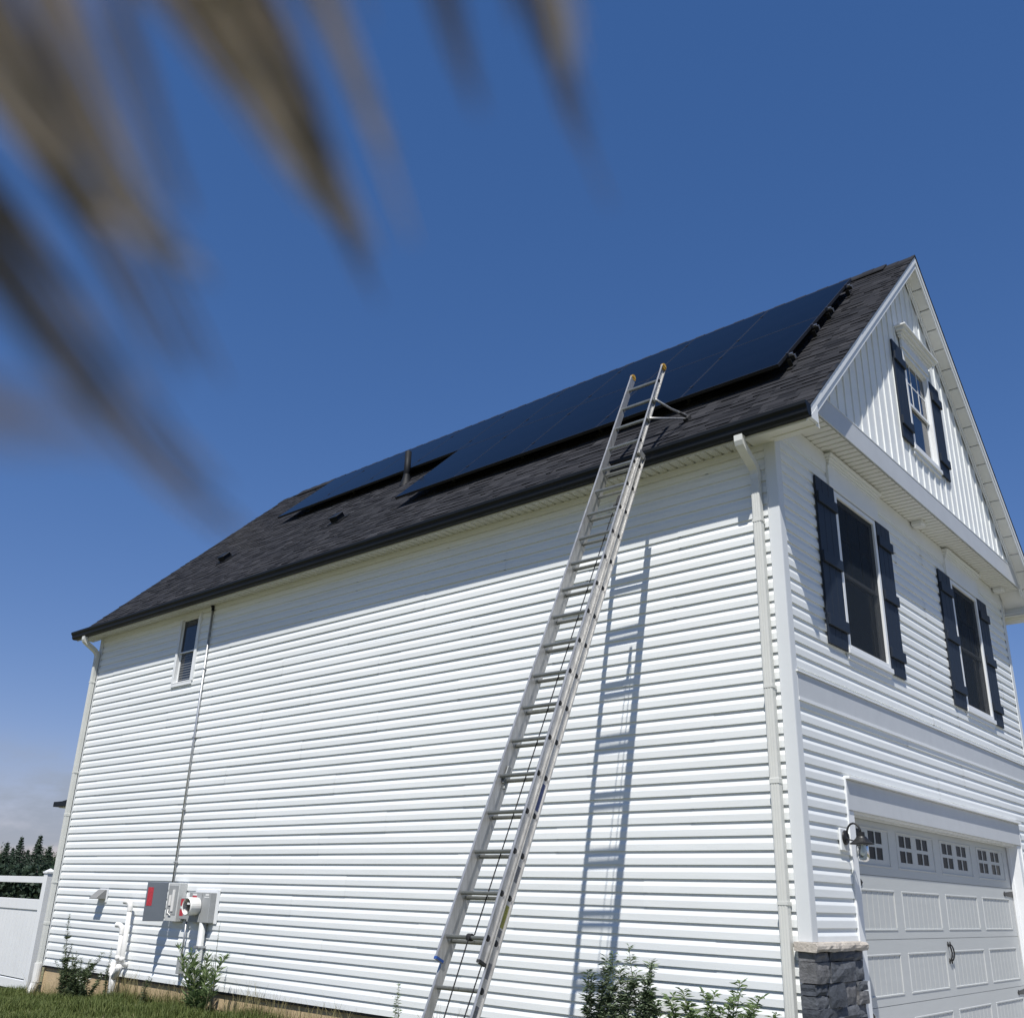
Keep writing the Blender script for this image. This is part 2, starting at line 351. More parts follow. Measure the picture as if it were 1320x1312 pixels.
# corner posts
for (cx, cy, sx, sy, z0, z1) in ((0, 0, 1, -1, .93, 5.47), (0, HW, 1, 1, .93, 5.47), (-HL, 0, -1, -1, -.01, 5.18), (-HL, HW, -1, 1, -.01, 5.18)):
    mb = MB(); e = .022; wd = .088
    x0, x1 = sorted((cx+sx*e, cx-sx*wd)); y0, y1 = sorted((cy+sy*e, cy+sy*(e-.012)))
    mb.box(x0, x1, y0, y1, z0, z1)
    x0, x1 = sorted((cx+sx*e, cx+sx*(e-.012))); y0, y1 = sorted((cy+sy*(e-.0125), cy-sy*wd))
    mb.box(x0, x1, y0, y1, z0, z1)
    # small raised edge beads
    x0, x1 = sorted((cx-sx*wd, cx-sx*(wd-.012))); y0, y1 = sorted((cy+sy*(e+.004), cy+sy*(e+.0002))); mb.box(x0, x1, y0, y1, z0, z1)
    P(mb, 'corner_post', 'post', bevel=.003)
# belt band on the front
b_ = MB(); b_.box(.002, .024, .075, HW-.075, 2.825, 3.035); P(b_, 'belt_board', 'grey_band', bevel=.003)
b_ = MB(); b_.box(.002, .040, .06, HW-.06, 3.036, 3.050); P(b_, 'drip_cap', 'trim')
b_ = MB(); b_.box(.002, .030, .075, HW-.075, 2.796, 2.824); P(b_, 'channel', 'trim')
# frieze under the front soffit
b_ = MB(); b_.box(.002, .020, .02, HW-.02, 5.285, 5.478); P(b_, 'frieze_board', 'trim', bevel=.003)
# side frieze strip below the eave soffit
b_ = MB(); b_.box(-HL+.09, -.09, -.022, -.002, 5.105, 5.165); P(b_, 'frieze_board', 'trim', bevel=.003)

# ---- windows
def face(axis, plane):
    """maps (along, out, z) to world for a wall"""
    if axis == 'x': return lambda a, o, z: (a, plane-o, z)
    return lambda a, o, z: (plane+o, a, z)
def fbox(mb, F, a0, a1, o0, o1, z0, z1):
    p, q = F(a0, o0, z0), F(a1, o1, z1)
    return mb.box(min(p[0], q[0]), max(p[0], q[0]), min(p[1], q[1]), max(p[1], q[1]), z0, z1)
def window(F, a0, a1, z0, z1, grid=None, screen=False, blind=False, depth=.055, sill=True, casing=.05, t_=.034):
    fr = MB()                                    # outer frame
    fbox(fr, F, a0-.005, a0+casing, -depth, .034, z0, z1); fbox(fr, F, a1-casing, a1+.005, -depth, .034, z0, z1)
    fbox(fr, F, a0+casing, a1-casing, -depth, .034, z1-casing, z1); fbox(fr, F, a0+casing, a1-casing, -depth, .034, z0, z0+casing*.8)
    W_ = P(fr, 'window', 'trim', bevel=.003)
    zm = (z0+z1)/2-.02; i0, i1 = a0+casing, a1-casing
    for nm, zl, zh, o in (('upper_sash', zm-.02, z1-casing, -.005), ('lower_sash', z0+casing*.8, zm+.02, -.028)):
        sb = MB()
        fbox(sb, F, i0, i0+t_, o-.02, o, zl, zh); fbox(sb, F, i1-t_, i1, o-.02, o, zl, zh)
        fbox(sb, F, i0+t_, i1-t_, o-.02, o, zh-t_, zh); fbox(sb, F, i0+t_, i1-t_, o-.02, o, zl, zl+t_)
        P(sb, nm, 'trim', W_)
        gb = MB(); fbox(gb, F, i0+t_, i1-t_, o-.016, o-.010, zl+t_, zh-t_); P(gb, 'pane', 'glass', W_)
        if grid and (nm == 'upper_sash' or grid[2]):
            gm = MB(); nx_, nz_ = grid[:2]
            for k in range(1, nx_): aa = i0+t_+(i1-i0-2*t_)*k/nx_; fbox(gm, F, aa-.008, aa+.008, o-.0098, o-.006, zl+t_, zh-t_)
            for k in range(1, nz_): zz = zl+t_+(zh-zl-2*t_)*k/nz_; fbox(gm, F, i0+t_, i1-t_, o-.0098, o-.0065, zz-.008, zz+.008)
            P(gm, 'grille', grid[3], W_)
    if screen:
        sc = MB(); fbox(sc, F, i0+.004, i1-.004, .010, .0115, z0+casing*.8, z1-casing); P(sc, 'insect_screen', M['screen'], W_)
    if blind:
        for k in range(11):
            bl = MB(); zz = z0+casing+.04+k*.04; fbox(bl, F, i0+t_+.003, i1-t_-.003, -.0385, -.0375, zz, zz+.012); P(bl, 'blind_slat', 'blind', W_)
    if sill:
        sl = MB(); fbox(sl, F, a0-.03, a1+.03, .002, .05, z0-.055, z0-.002); fbox(sl, F, a0-.015, a1+.015, .001, .03, z0-.105, z0-.056); P(sl, 'sill', 'trim', W_, bevel=.004)
    return W_
m_faint = mat('faint_grille', (.05, .055, .06), .5)
def shutter(F, a0, a1, z0, z1, bats):
    sb = MB(); nb = 3; wd = (a1-a0)/nb
    for k in range(nb): fbox(sb, F, a0+k*wd+(.0015 if k else 0), a0+(k+1)*wd-(.0015 if k < nb-1 else 0), .016, .038, z0, z1)
    fbox(sb, F, a0+.01, a1-.01, .014, .030, z0+.01, z1-.01)
    S_ = P(sb, 'shutter', 'shutter', bevel=.003)
    for zb in bats:
        bb = MB(); fbox(bb, F, a0-.006, a1+.006, .0385, .062, zb-.055, zb+.055); P(bb, 'batten', 'shutter', S_, bevel=.004)
FF = face('y', 0.0)
def crown(F, a0, a1, z0, z1, out_=.095):
    hb = MB(); fbox(hb, F, a0+.03, a1-.03, .002, .040, z0, z1-.11); P(hb, 'head_board', 'trim', bevel=.004)
    cb = MB()
    steps = [(.045, 0.0, .028), (.058, .028, .052), (.074, .052, .078), (out_, .078, .11)]
    for o, za, zb in steps: fbox(cb, F, a0+.095-o, a1-.095+o, .002, o, z1-.11+za, z1-.11+zb+.0)
    P(cb, 'crown_moulding', 'trim', bevel=.004)
for (y0, y1, z0, z1) in (W1, W2):
    window(FF, y0, y1, z0, z1, grid=(3, 2, False, m_faint), screen=True)
    shutter(FF, y0-.45, y0-.02, 3.435, 5.115, (3.66, 4.28, 4.89))
    shutter(FF, y1+.02, y1+.40, 3.435, 5.115, (3.66, 4.28, 4.89))
    crown(FF, y0-.14, y1+.14, 5.115, 5.462)
window(face('x', 0.0), *SW, grid=None, screen=False, blind=True, depth=.05, sill=False, casing=.022, t_=.020)
# side-window apron channel
b_ = MB(); b_.box(SW[0]-.03, SW[1]+.03, -.034, -.001, SW[2]-.05, SW[2]-.004); P(b_, 'sill', 'trim', bevel=.003)
b_ = MB(); b_.box(SW[0]-.028, SW[0]-.006, -.036, -.001, SW[2]-.003, SW[3]+.02); P(b_, 'channel', 'trim'); b_ = MB(); b_.box(SW[1]+.006, SW[1]+.05, -.036, -.001, SW[2]-.003, SW[3]+.02); P(b_, 'channel', 'trim')

# ---- gable: overhanging wall of vertical board-and-batten over a wrapped band
GX = .285
c = MB(); c.prism([(.14, 5.50), (HW-.14, 5.50), (RIDGE_Y, RK+RIDGE_Y-.16)], 0, -.3, GX-.07); P(c, 'gable_core', 'trim')
def roof_under(y): return RK+(y if y < RIDGE_Y else HW-y)-.165
bw = .2032; y = RIDGE_Y-bw*19
GWIN = (3.08, 3.96, 6.24, 7.55)
while y < HW+.3:
    def strip(ya, yb, o, nm):
        za, zb = roof_under(ya), roof_under(yb)
        if max(za, zb) < 5.74: return
        segs = [(5.70, za, zb)]
        yc = (ya+yb)/2
        if GWIN[0] < yc < GWIN[1]: segs = [(5.70, GWIN[2], GWIN[2]), (GWIN[3], za, zb)]
        res = []
        for zl, ta, tb in segs:
            mb = MB()
            pts = [(ya, zl), (yb, zl), (yb, max(tb, zl)), (ya, max(ta, zl))]
            if ya < RIDGE_Y < yb and ta == za: pts = [(ya, zl), (yb, zl), (yb, tb), (RIDGE_Y, roof_under(RIDGE_Y)), (ya, ta)]
            mb.prism(pts, 0, GX-.003, GX+o); res.append(mb)
        return res
    for mb in strip(y, y+bw-.03, .004, 'b') or []: P(mb, 'siding_board', 'siding')
    for mb in strip(y+bw-.029, y+bw-.001, .017, 't') or []: P(mb, 'batten', 'siding')
    y += bw
FG = face('y', GX)
window(FG, *GWIN, grid=(3, 2, False, M['trim']), depth=.03)
b_ = MB(); fbox(b_, FG, GWIN[0]-.005, GWIN[1]+.005, -.05, -.032, GWIN[2]-.01, GWIN[3]+.01); P(b_, 'window_backing', 'glass')
shutter(FG, 2.715, 3.055, 6.21, 7.50, (6.43, 7.28)); shutter(FG, 3.985, 4.325, 6.21, 7.50, (6.43, 7.28))
hb = MB(); fbox(hb, FG, GWIN[0]-.02, GWIN[1]+.02, .018, .05, 7.555, 7.68); P(hb, 'head_board', 'trim', bevel=.004)
cb = MB()
for o, za, zb in ((.06, 7.681, 7.71), (.085, 7.711, 7.74), (.12, 7.741, 7.775), (.15, 7.776, 7.80)): fbox(cb, FG, GWIN[0]-.0-o, GWIN[1]+o, .018, o, za, zb)
P(cb, 'crown_moulding', 'trim', bevel=.004)
bnd = MB(); bnd.prism([(.10, 5.485), (HW-.10, 5.485), (HW-.352, 5.735), (.352, 5.735)], 0, GX+.018, GX+.036); P(bnd, 'gable_band', 'grey_band', bevel=.003)
bnd = MB(); bnd.box(GX-.004, GX+.040, .37, HW-.37, 5.736, 5.746); P(bnd, 'band_cap', 'trim')

# front soffit panels (grooves run out from the wall)
def groove_panel(name, wdt, depth, vent):
    """one triple-groove soffit panel lying in local x (across) y (run); seen from below"""
    mb = MB(); n = 3; ww = wdt/n; v = []
    for k in range(n):
        x = k*ww
        v += [(x, .0), (x+ww*.72, .0), (x+ww*.75, .018), (x+ww*.95, .018), (x+ww, .0)]
    mb.v = [(x, yy, z) for yy in (0, depth) for x, z in v]; nn = len(v)
    mb.f = [(i, i+nn, i+nn+1, i+1) for i in range(nn-1)]
    me = bpy.data.meshes.new(name); me.from_pydata(mb.v, [], mb.f); me.materials.append(M['vented' if vent else 'soffit']); return me
me_front = groove_panel('front_soffit', .3048, .30, False)
yy = .10
while yy < HW-.12:
    o = inst('soffit_panel', me_front, H, (.30, yy, 5.484), math.pi/2)
    yy += .3048
me_side = groove_panel('eave_soffit', .3048, .262, True)
xx = -12.98
while xx < -.35:
    inst('soffit_panel', me_side, H, (xx, -.262, 5.168)); inst('soffit_panel', me_side, H, (xx, HW, 5.168)); xx += .3048
b_ = MB(); b_.box(-12.98, .45, -.275, 0, 5.185, 5.20); P(b_, 'soffit_board', 'soffit'); b_ = MB(); b_.box(-12.98, .45, HW, HW+.275, 5.185, 5.20); P(b_, 'soffit_board', 'soffit')
b_ = MB(); b_.box(-.18, .452, -.262, -.0, 5.160, 5.176); P(b_, 'soffit_panel', 'soffit'); b_ = MB(); b_.box(-.18, .452, HW, HW+.262, 5.160, 5.176); P(b_, 'soffit_panel', 'soffit')
b_ = MB(); b_.box(-12.5, -.1, -.030, -.0225, 5.15, 5.1675); P(b_, 'channel', 'soffit')

# ---- roof
XL, XR = -12.98, .455
rf = MB()
for sgn in (0, 1):
    Y = (lambda q: q) if sgn == 0 else (lambda q: HW-q)
    rf.prism([(Y(-.285), RK-.285-.01), (Y(RIDGE_Y), RK+RIDGE_Y-.01), (Y(RIDGE_Y), RK+RIDGE_Y-.13), (Y(-.285), RK-.285-.13)], 0, XL, XR)
roof = P(rf, 'roof', 'trim')
tabs = MB(); tint = []
rr = random.Random(11); EXP = .125; q2 = math.sqrt(.5)
for sgn in (0, 1):
    S = (RIDGE_Y+.335)/q2; rows = int(S/EXP)+1
    for r in range(rows):
        s0 = r*EXP; s1 = min(s0+EXP+.02, S)
        x = XL-.02-rr.random()*.25
        while x < XR+.03:
            wd = rr.choice((.07, .10, .13, .16, .20, .24)); x0, x1 = max(x, XL-.03), min(x+wd, XR+.034); x += wd
            if x1-x0 < .01: continue
            th = rr.choice((.003, .006, .009, .012)); jit = rr.uniform(-.012, .012) if r else 0
            tv = min(1, max(0, rr.gauss(.42, .22)))
            def pt(xq, sq, h):
                yq = -.335+sq*q2; zq = RK+yq+h*q2; yy_ = yq-h*q2
                return (xq, yy_ if sgn == 0 else HW-yy_, zq)
            v = [pt(x0, s0+jit, -.004), pt(x1, s0+jit, -.004), pt(x1, s0+jit, th), pt(x0, s0+jit, th), pt(x1, s1, .001), pt(x0, s1, .001)]
            fs = [(0, 1, 2, 3), (3, 2, 4, 5), (1, 4, 2), (0, 3, 5)]
            if sgn: fs = [q[::-1] for q in fs]
            tabs.add(v, fs); tint += [tv]*4
sh = P(tabs, 'shingles', 'shingle', roof, kind='stuff')
at = sh.data.attributes.new('tint', 'FLOAT', 'FACE'); at.data.foreach_set('value', tint)
# ridge cap and ridge vent
rc = MB(); rz = RK+RIDGE_Y
x = XL-.02; k = 0
while x < XR+.028:
    x1 = min(x+.16, XR+.034); h = .004 if k % 2 else .010
    lift = .045 if -12.5 < x < .02 else .012
    rc.prism([(RIDGE_Y-.15, rz-.15+lift-.012), (RIDGE_Y-.15, rz-.15+lift+h), (RIDGE_Y, rz+lift+h), (RIDGE_Y+.15, rz-.15+lift+h), (RIDGE_Y+.15, rz-.15+lift-.012), (RIDGE_Y, rz+lift-.012)], 0, x, x1)
    x = x1; k += 1
cap = P(rc, 'ridge_cap', 'shingle', roof); at = cap.data.attributes.new('tint', 'FLOAT', 'FACE'); at.data.foreach_set('value', [.2+.3*rr.random() for _ in cap.data.polygons])
rv = MB(); rv.box(-12.5, .02, RIDGE_Y-.12, RIDGE_Y+.12, rz-.12, rz-.09+.02); P(rv, 'ridge_vent', 'gutter', roof)
# eave fascia
for s_ in (0, 1):
    y0, y1 = ((-.292, -.27) if s_ == 0 else (HW+.27, HW+.292))
    b_ = MB(); b_.box(XL, XR, y0, y1, 5.145, 5.245); P(b_, 'fascia_board', 'gutter', roof)
# rake boards (front and back), stepped
for x_in, sg in ((XR, 1), (XL, -1)):
    for s_ in (0, 1):
        Y = (lambda q: q) if s_ == 0 else (lambda q: HW-q)
        def rake(t0, t1, xo0, xo1, ylo, nm, mt, cut=True):
            mb = MB(); yb = ylo
            poly = [(Y(yb), RK+yb-t0), (Y(RIDGE_Y), RK+RIDGE_Y-t0), (Y(RIDGE_Y), RK+RIDGE_Y-t1), (Y(yb), RK+yb-t1)]
            a, b2 = sorted((x_in+sg*xo0, x_in+sg*xo1)); mb.prism(poly, 0, a, b2); P(mb, nm, mt, roof, bevel=.002)
        rake(.012, .185, 0.0005, .014, -.185, 'rake_board', 'trim')
        rake(.010, .105, .0145, .0255, -.27, 'rake_trim', 'trim')
        rake(-.004, .0095, .0005, .031, -.30, 'drip_edge', 'gutter')
        # return at the foot of the rake
        a, b2 = sorted((x_in+sg*.0005, x_in+sg*.0285))
        mb = MB(); mb.prism([(Y(-.268), 5.162), (Y(-.092), 5.162), (Y(-.092), 5.338)], 0, a, b2); P(mb, 'rake_return', 'trim', roof)
        # sloped soffit panels under the rake
        if sg == 1:
            n_ = 18
            for k in range(n_):
                ya = -.08+(RIDGE_Y+.08)*k/n_; yb = -.08+(RIDGE_Y+.08)*(k+1)/n_-.012
                mb = MB(); mb.prism([(Y(ya), RK+ya-.150), (Y(yb), RK+yb-.150), (Y(yb), RK+yb-.164), (Y(ya), RK+ya-.164)], 0, (GX+.05 if k > 0 else .031), XR-.0); P(mb, 'soffit_panel', 'soffit')
            mb = MB(); mb.prism([(Y(.02), RK+.02-.148), (Y(RIDGE_Y), RK+RIDGE_Y-.148), (Y(RIDGE_Y), RK+RIDGE_Y-.152), (Y(.02), RK+.02-.152)], 0, GX, XR-.001); P(mb, 'soffit_board', 'hole')
            mb = MB(); mb.prism([(Y(.03), RK+.03-.166), (Y(RIDGE_Y), RK+RIDGE_Y-.166), (Y(RIDGE_Y), RK+RIDGE_Y-.245), (Y(.11), RK+.11-.245)], 0, GX+.019, GX+.034); P(mb, 'rake_frieze', 'trim')
            mb = MB(); mb.prism([(Y(.0), RK-.164), (Y(RIDGE_Y), RK+RIDGE_Y-.164), (Y(RIDGE_Y), RK+RIDGE_Y-.19), (Y(.0), RK-.19)], 0, GX+.035, GX+.052); P(mb, 'channel', 'trim')
            mb = MB(); mb.prism([(Y(-.10), 5.15), (Y(-.085), 5.15), (Y(-.085), RK-.24), (Y(-.10), RK-.26)], 0, .03, XR); P(mb, 'return_panel', 'soffit')
# the corner block that closes the soffit step beside the corner
b_ = MB(); b_.prism([(-.10, 5.172), (.02, 5.172), (.02, 5.39), (-.10, 5.27)], 0, -.02, .03); P(b_, 'soffit_return', 'soffit'); b_ = MB(); b_.prism([(HW+.10, 5.172), (HW-.02, 5.172), (HW-.02, 5.39), (HW+.10, 5.27)], 0, -.02, .03); P(b_, 'soffit_return', 'soffit')
# gutters
for s_ in (0, 1):
    Y = (lambda q: q) if s_ == 0 else (lambda q: HW-q)
    pr = [(-.2925, 5.262), (-.2925, 5.140), (-.352, 5.140), (-.372, 5.165), (-.378, 5.205), (-.400, 5.232), (-.402, 5.262), (-.392, 5.262), (-.390, 5.238), (-.368, 5.212), (-.360, 5.170), (-.346, 5.152), (-.300, 5.152), (-.300, 5.262)]
    mb = MB(); mb.prism([(Y(a), z) for a, z in pr], 0, XL-.02, .505)
    for e0, e1 in ((XL-.021, XL-.018), (.503, .506)): mb.prism([(Y(a), z) for a, z in pr[:7]], 0, e0, e1)
    P(mb, 'gutter', 'gutter')
# downspouts
def rect_tube(mb, pts, a, b_, ux=(1, 0, 0)):
    pts = [Vector(p) for p in pts]; U = Vector(ux); rings = []
    for i, p in enumerate(pts):
        d = (pts[min(i+1, len(pts)-1)]-pts[max(i-1, 0)]).normalized(); W_ = U.cross(d).normalized()
        rings.append([p+U*a*s1+W_*b_*s2 for s1, s2 in ((-1, -1), (1, -1), (1, 1), (-1, 1))])
    vs = [q for r in rings for q in r]; fs = [(3, 2, 1, 0), tuple(len(vs)-4+i for i in range(4))]
    for i in range(len(pts)-1):
        for k in range(4): fs.append((i*4+k, i*4+(k+1) % 4, (i+1)*4+(k+1) % 4, (i+1)*4+k))
    return mb.add(vs, fs)
def downspout(x, zbot, coup):
    mb = MB()
    rect_tube(mb, [(x, -.335, 5.145), (x, -.335, 5.09), (x, -.325, 5.065), (x, -.30, 5.045), (x, -.13, 4.945), (x, -.085, 4.905), (x, -.068, 4.86), (x, -.068, 4.80)], .041, .032)
    rect_tube(mb, [(x, -.068, 4.82), (x, -.068, zbot)], .0385, .030)
    for k in (-.022, 0.0, .022): mb.box(x+k-.006, x+k+.006, -.1005, -.0975, zbot, 4.80)
    d_ = P(mb, 'downspout', 'downspout', bevel=.005)
    for z in coup:
        cb = MB(); cb.box(x-.0425, x+.0425, -.103, -.034, z-.045, z); P(cb, 'coupling', 'downspout', d_, bevel=.003)
    for z in (4.4, 2.9, 1.2):
        cb = MB(); cb.box(x-.045, x+.045, -.1025, -.030, z-.012, z+.012); P(cb, 'strap', 'downspout', d_)
downspout(-.165, -.12, (2.15,)); downspout(-12.585, -.02, (2.25, .62))
mb = MB(); mb.tube([(-12.585, -.072, .03), (-12.585, -.072, -.24)], .062, 14); mb.tube([(-12.585, -.072, -.24), (-12.60, -.11, -.36), (-12.62, -.20, -.50)], .058, 12); P(mb, 'drain_boot', 'pvc', smooth=False)

# ---- garage front
b_ = MB(); b_.box(.002, .024, GO[0], GO[1], 1.9765, 2.235); P(b_, 'garage_header', 'grey_band', bevel=.004)
b_ = MB(); b_.box(.002, .062, GO[0]-.02, GO[1]+.02, 2.236, 2.262); P(b_, 'drip_cap', 'trim', bevel=.003)
b_ = MB(); b_.box(-.30, .012, GO[0], 1.036, -.155, 1.9755); P(b_, 'garage_jamb', 'trim', bevel=.004)
b_ = MB(); b_.box(-.30, .012, 6.044, GO[1], -.155, 1.9755); P(b_, 'garage_jamb', 'trim', bevel=.004)
b_ = MB(); b_.box(.002, .026, GO[0]-.022, GO[0]-.001, .93, 2.235); P(b_, 'channel', 'trim'); b_ = MB(); b_.box(.002, .026, GO[1]+.001, GO[1]+.022, .93, 2.235); P(b_, 'channel', 'trim')
b_ = MB(); b_.box(-.30, .010, 1.037, 6.043, 1.976, 2.0); b_.box(-.112, -.085, 1.037, 6.043, 1.95, 1.9755); b_.box(-.05, -.02, 1.037, 6.043, 1.96, 1.9755); P(b_, 'garage_head_jamb', 'trim')
b_ = MB(); b_.box(-.117, -.085, 1.0365, 1.05, -.15, 1.949); P(b_, 'door_stop', 'trim'); b_ = MB(); b_.box(-.117, -.085, 6.03, 6.0435, -.15, 1.949); P(b_, 'door_stop', 'trim')
DX = -.128
core_d = MB(); core_d.box(DX-.045, DX-.012, 1.04, 6.04, -.152, 1.975); gdoor = P(core_d, 'garage_door', 'door')
cols = [1.10+1.2367*k for k in range(4)]; cw = 1.05
zs = [1.975, 1.468, .927, .388, -.150]
for r in range(4):
    zt, zb = zs[r]-.0025, zs[r+1]+.0025
    rt, rb = (1.895, 1.545) if r == 0 else (zs[r]-.118, zs[r+1]+.072)
    mb = MB()
    mb.box(DX-.012, DX, 1.042, 6.038, rt, zt); mb.box(DX-.012, DX, 1.042, 6.038, zb, rb)
    ed = [1.042]+[q for c_ in cols for q in (c_, c_+cw)]+[6.038]
    for k in range(0, len(ed), 2): mb.box(DX-.012, DX, ed[k], ed[k+1], rb, rt)
    sec = P(mb, 'door_section', 'door', gdoor)
    for c_ in cols:
        fr = MB(); e = .018                           # raised moulding around each recess
        fr.box(DX-.011, DX+.005, c_, c_+cw, rt-e, rt-.0005); fr.box(DX-.011, DX+.005, c_, c_+cw, rb+.0005, rb+e)
        fr.box(DX-.011, DX+.005, c_+.0005, c_+e, rb+e, rt-e); fr.box(DX-.011, DX+.005, c_+cw-e, c_+cw-.0005, rb+e, rt-e)
        P(fr, 'panel_moulding', 'door', gdoor, bevel=.004)
        if r:
            pn = MB(); n_ = 8; ww = (cw-2*e)/n_
            for k in range(n_):
                y0 = c_+e+k*ww; pn.box(DX-.012, DX-.004, y0+.006, y0+ww-.006, rb+e, rt-e)
                pn.box(DX-.012, DX-.0015, y0-.0035 if k else y0, y0+.0035 if k else y0+.002, rb+e, rt-e)
            P(pn, 'door_panel', 'door', gdoor)
        else:
            pn = MB(); xs0 = [c_+.085, c_+.085+.175, c_+.555, c_+.555+.175]; pw, ph = .15, .108; zz0 = [1.862-ph, 1.862-2*ph-.034]
            yc = [c_+e]+[q for a in xs0 for q in (a, a+pw)]+[c_+cw-e]
            for k in range(0, len(yc), 2): pn.box(DX-.012, DX-.003, yc[k], yc[k+1], rb+e, rt-e)
            for a in xs0:
                zc = [rb+e]+[q for z in sorted(zz0) for q in (z, z+ph)]+[rt-e]
                for k in range(0, len(zc), 2):
                    if zc[k+1] > zc[k]: pn.box(DX-.012, DX-.003, a, a+pw, zc[k], zc[k+1])
                for z in zz0:
                    gp = MB(); gp.box(DX-.0118, DX-.009, a, a+pw, z, z+ph); P(gp, 'pane', 'tintpane', gdoor)
            P(pn, 'window_insert', 'door', gdoor)
for hy in (3.462, 3.528):
    mb = MB(); sgn = -1 if hy < 3.5 else 1
    mb.tube([(DX+.004, hy, .868), (DX+.020, hy, .855), (DX+.028, hy+.008, .83), (DX+.032, hy+.014, .79), (DX+.028, hy+.008, .75), (DX+.020, hy, .725), (DX+.004, hy, .712)], .0075, 8)
    for z in (.868, .712): mb.prism([(hy, z-.026), (hy+.015, z), (hy, z+.026), (hy-.015, z)], 0, DX+.0005, DX+.010)
    P(mb, 'door_handle', 'black', gdoor)
for z in (1.40, .325):
    for y0, sg in ((1.05, 1), (6.03, -1)):
        mb = MB(); L = .36
        poly = [(y0, z-.035), (y0+sg*.06, z-.032), (y0+sg*(L-.05), z-.016), (y0+sg*(L-.04), z-.028), (y0+sg*L, z), (y0+sg*(L-.04), z+.028), (y0+sg*(L-.05), z+.016), (y0+sg*.06, z+.032), (y0, z+.035)]
        mb.prism(poly, 0, DX+.0005, DX+.009); P(mb, 'strap_hinge', 'black', gdoor)

# ---- stone wainscot on the garage piers
def stone(y0, y1, z0, z1, parent, depth, rnd, back=.003):
    """one rough ledge block: its split face is a jittered grid, its sides run back into the wall"""
    nu, nv = 5, 4; mb = MB(); j = lambda q: rnd.uniform(-q, q)
    tl, ts = j(.012), j(.010); fr = []
    for b2 in range(nv):
        for a2 in range(nu):
            u_, v_ = a2/(nu-1), b2/(nv-1); edge = a2 in (0, nu-1) or b2 in (0, nv-1)
            x = depth+tl*(u_-.5)+ts*(v_-.5)-(.010+j(.004) if edge else j(.006))
            fr.append((x, y0+(y1-y0)*u_+j(.004), z0+(z1-z0)*v_+j(.004)))
    mb.v = fr[:]; mb.f = [(b2*nu+a2, b2*nu+a2+1, (b2+1)*nu+a2+1, (b2+1)*nu+a2) for b2 in range(nv-1) for a2 in range(nu-1)]
    ring = list(range(nu))+[k*nu+nu-1 for k in range(1, nv)]+list(range(nu*nv-2, nu*(nv-1)-1, -1))+[k*nu for k in range(nv-2, 0, -1)]
    n0 = len(mb.v)
    for i in ring: x, y_, z_ = mb.v[i]; mb.v.append((back, y_, z_))
    L = len(ring)
    mb.f += [(ring[(i+1) % L], ring[i], n0+i, n0+(i+1) % L) for i in range(L)]
    P(mb, 'stone', rnd.choices(M['stones'], (5, 3, 4, .8))[0], parent)
rn = random.Random(23)
for y0, y1, bx0 in ((-.055, .872, -.085), (6.20, HW+.055, -.085)):
    bk = MB(); bk.box(-.03, .014, y0+.012, y1-.006, -.42, .865); pier = P(bk, 'stone_veneer', 'mortar')
    z = -.41
    while z < .855:
        h = min(rn.choice((.075, .10, .12, .15, .17)), .862-z)
        if .862-z-h < .06: h = .862-z
        yy = y0
        while yy < y1-.01:
            wd = rn.uniform(.20, .50)
            if y1-yy-wd < .14: wd = y1-yy
            bb = bx0 if (yy == y0 and y0 < 1) or (yy+wd > HW) else .003
            if h > .11 and rn.random() < .4:
                k = rn.uniform(.4, .6)*h
                stone(yy+.002, yy+wd-.002, z+.002, z+k-.002, pier, .045+rn.uniform(-.010, .022), rn, bb); stone(yy+.002, yy+wd-.002, z+k+.002, z+h-.002, pier, .045+rn.uniform(-.010, .022), rn, bb)
            else: stone(yy+.002, yy+wd-.002, z+.002, z+h-.002, pier, .045+rn.uniform(-.012, .024), rn, bb)
            yy += wd
        z += h
    cp = MB(); n_ = 16; ring = []
    for k in range(n_+1):
        yq = y0-.022+(y1-y0+.044)*k/n_
        back = -.105 if ((y0 < 1 and yq < .0) or (y0 > 1 and yq > HW)) else .002
        ring.append([(back, yq, .866), (.078+rn.uniform(-.006, .006), yq, .864+rn.uniform(-.005, .005)), (.088+rn.uniform(-.007, .007), yq, .885), (.086+rn.uniform(-.006, .006), yq, .906), (.076+rn.uniform(-.005, .005), yq, .926+rn.uniform(-.003, .003)), (back, yq, .930)])
    cp.v = [q for r_ in ring for q in r_]; m6 = 6
    cp.f = [(k*m6+i, k*m6+(i+1) % m6, (k+1)*m6+(i+1) % m6, (k+1)*m6+i) for k in range(n_) for i in range(m6)]+[tuple(range(m6-1, -1, -1)), tuple(range(n_*m6, n_*m6+m6))]
    P(cp, 'stone_cap', 'stonecap')

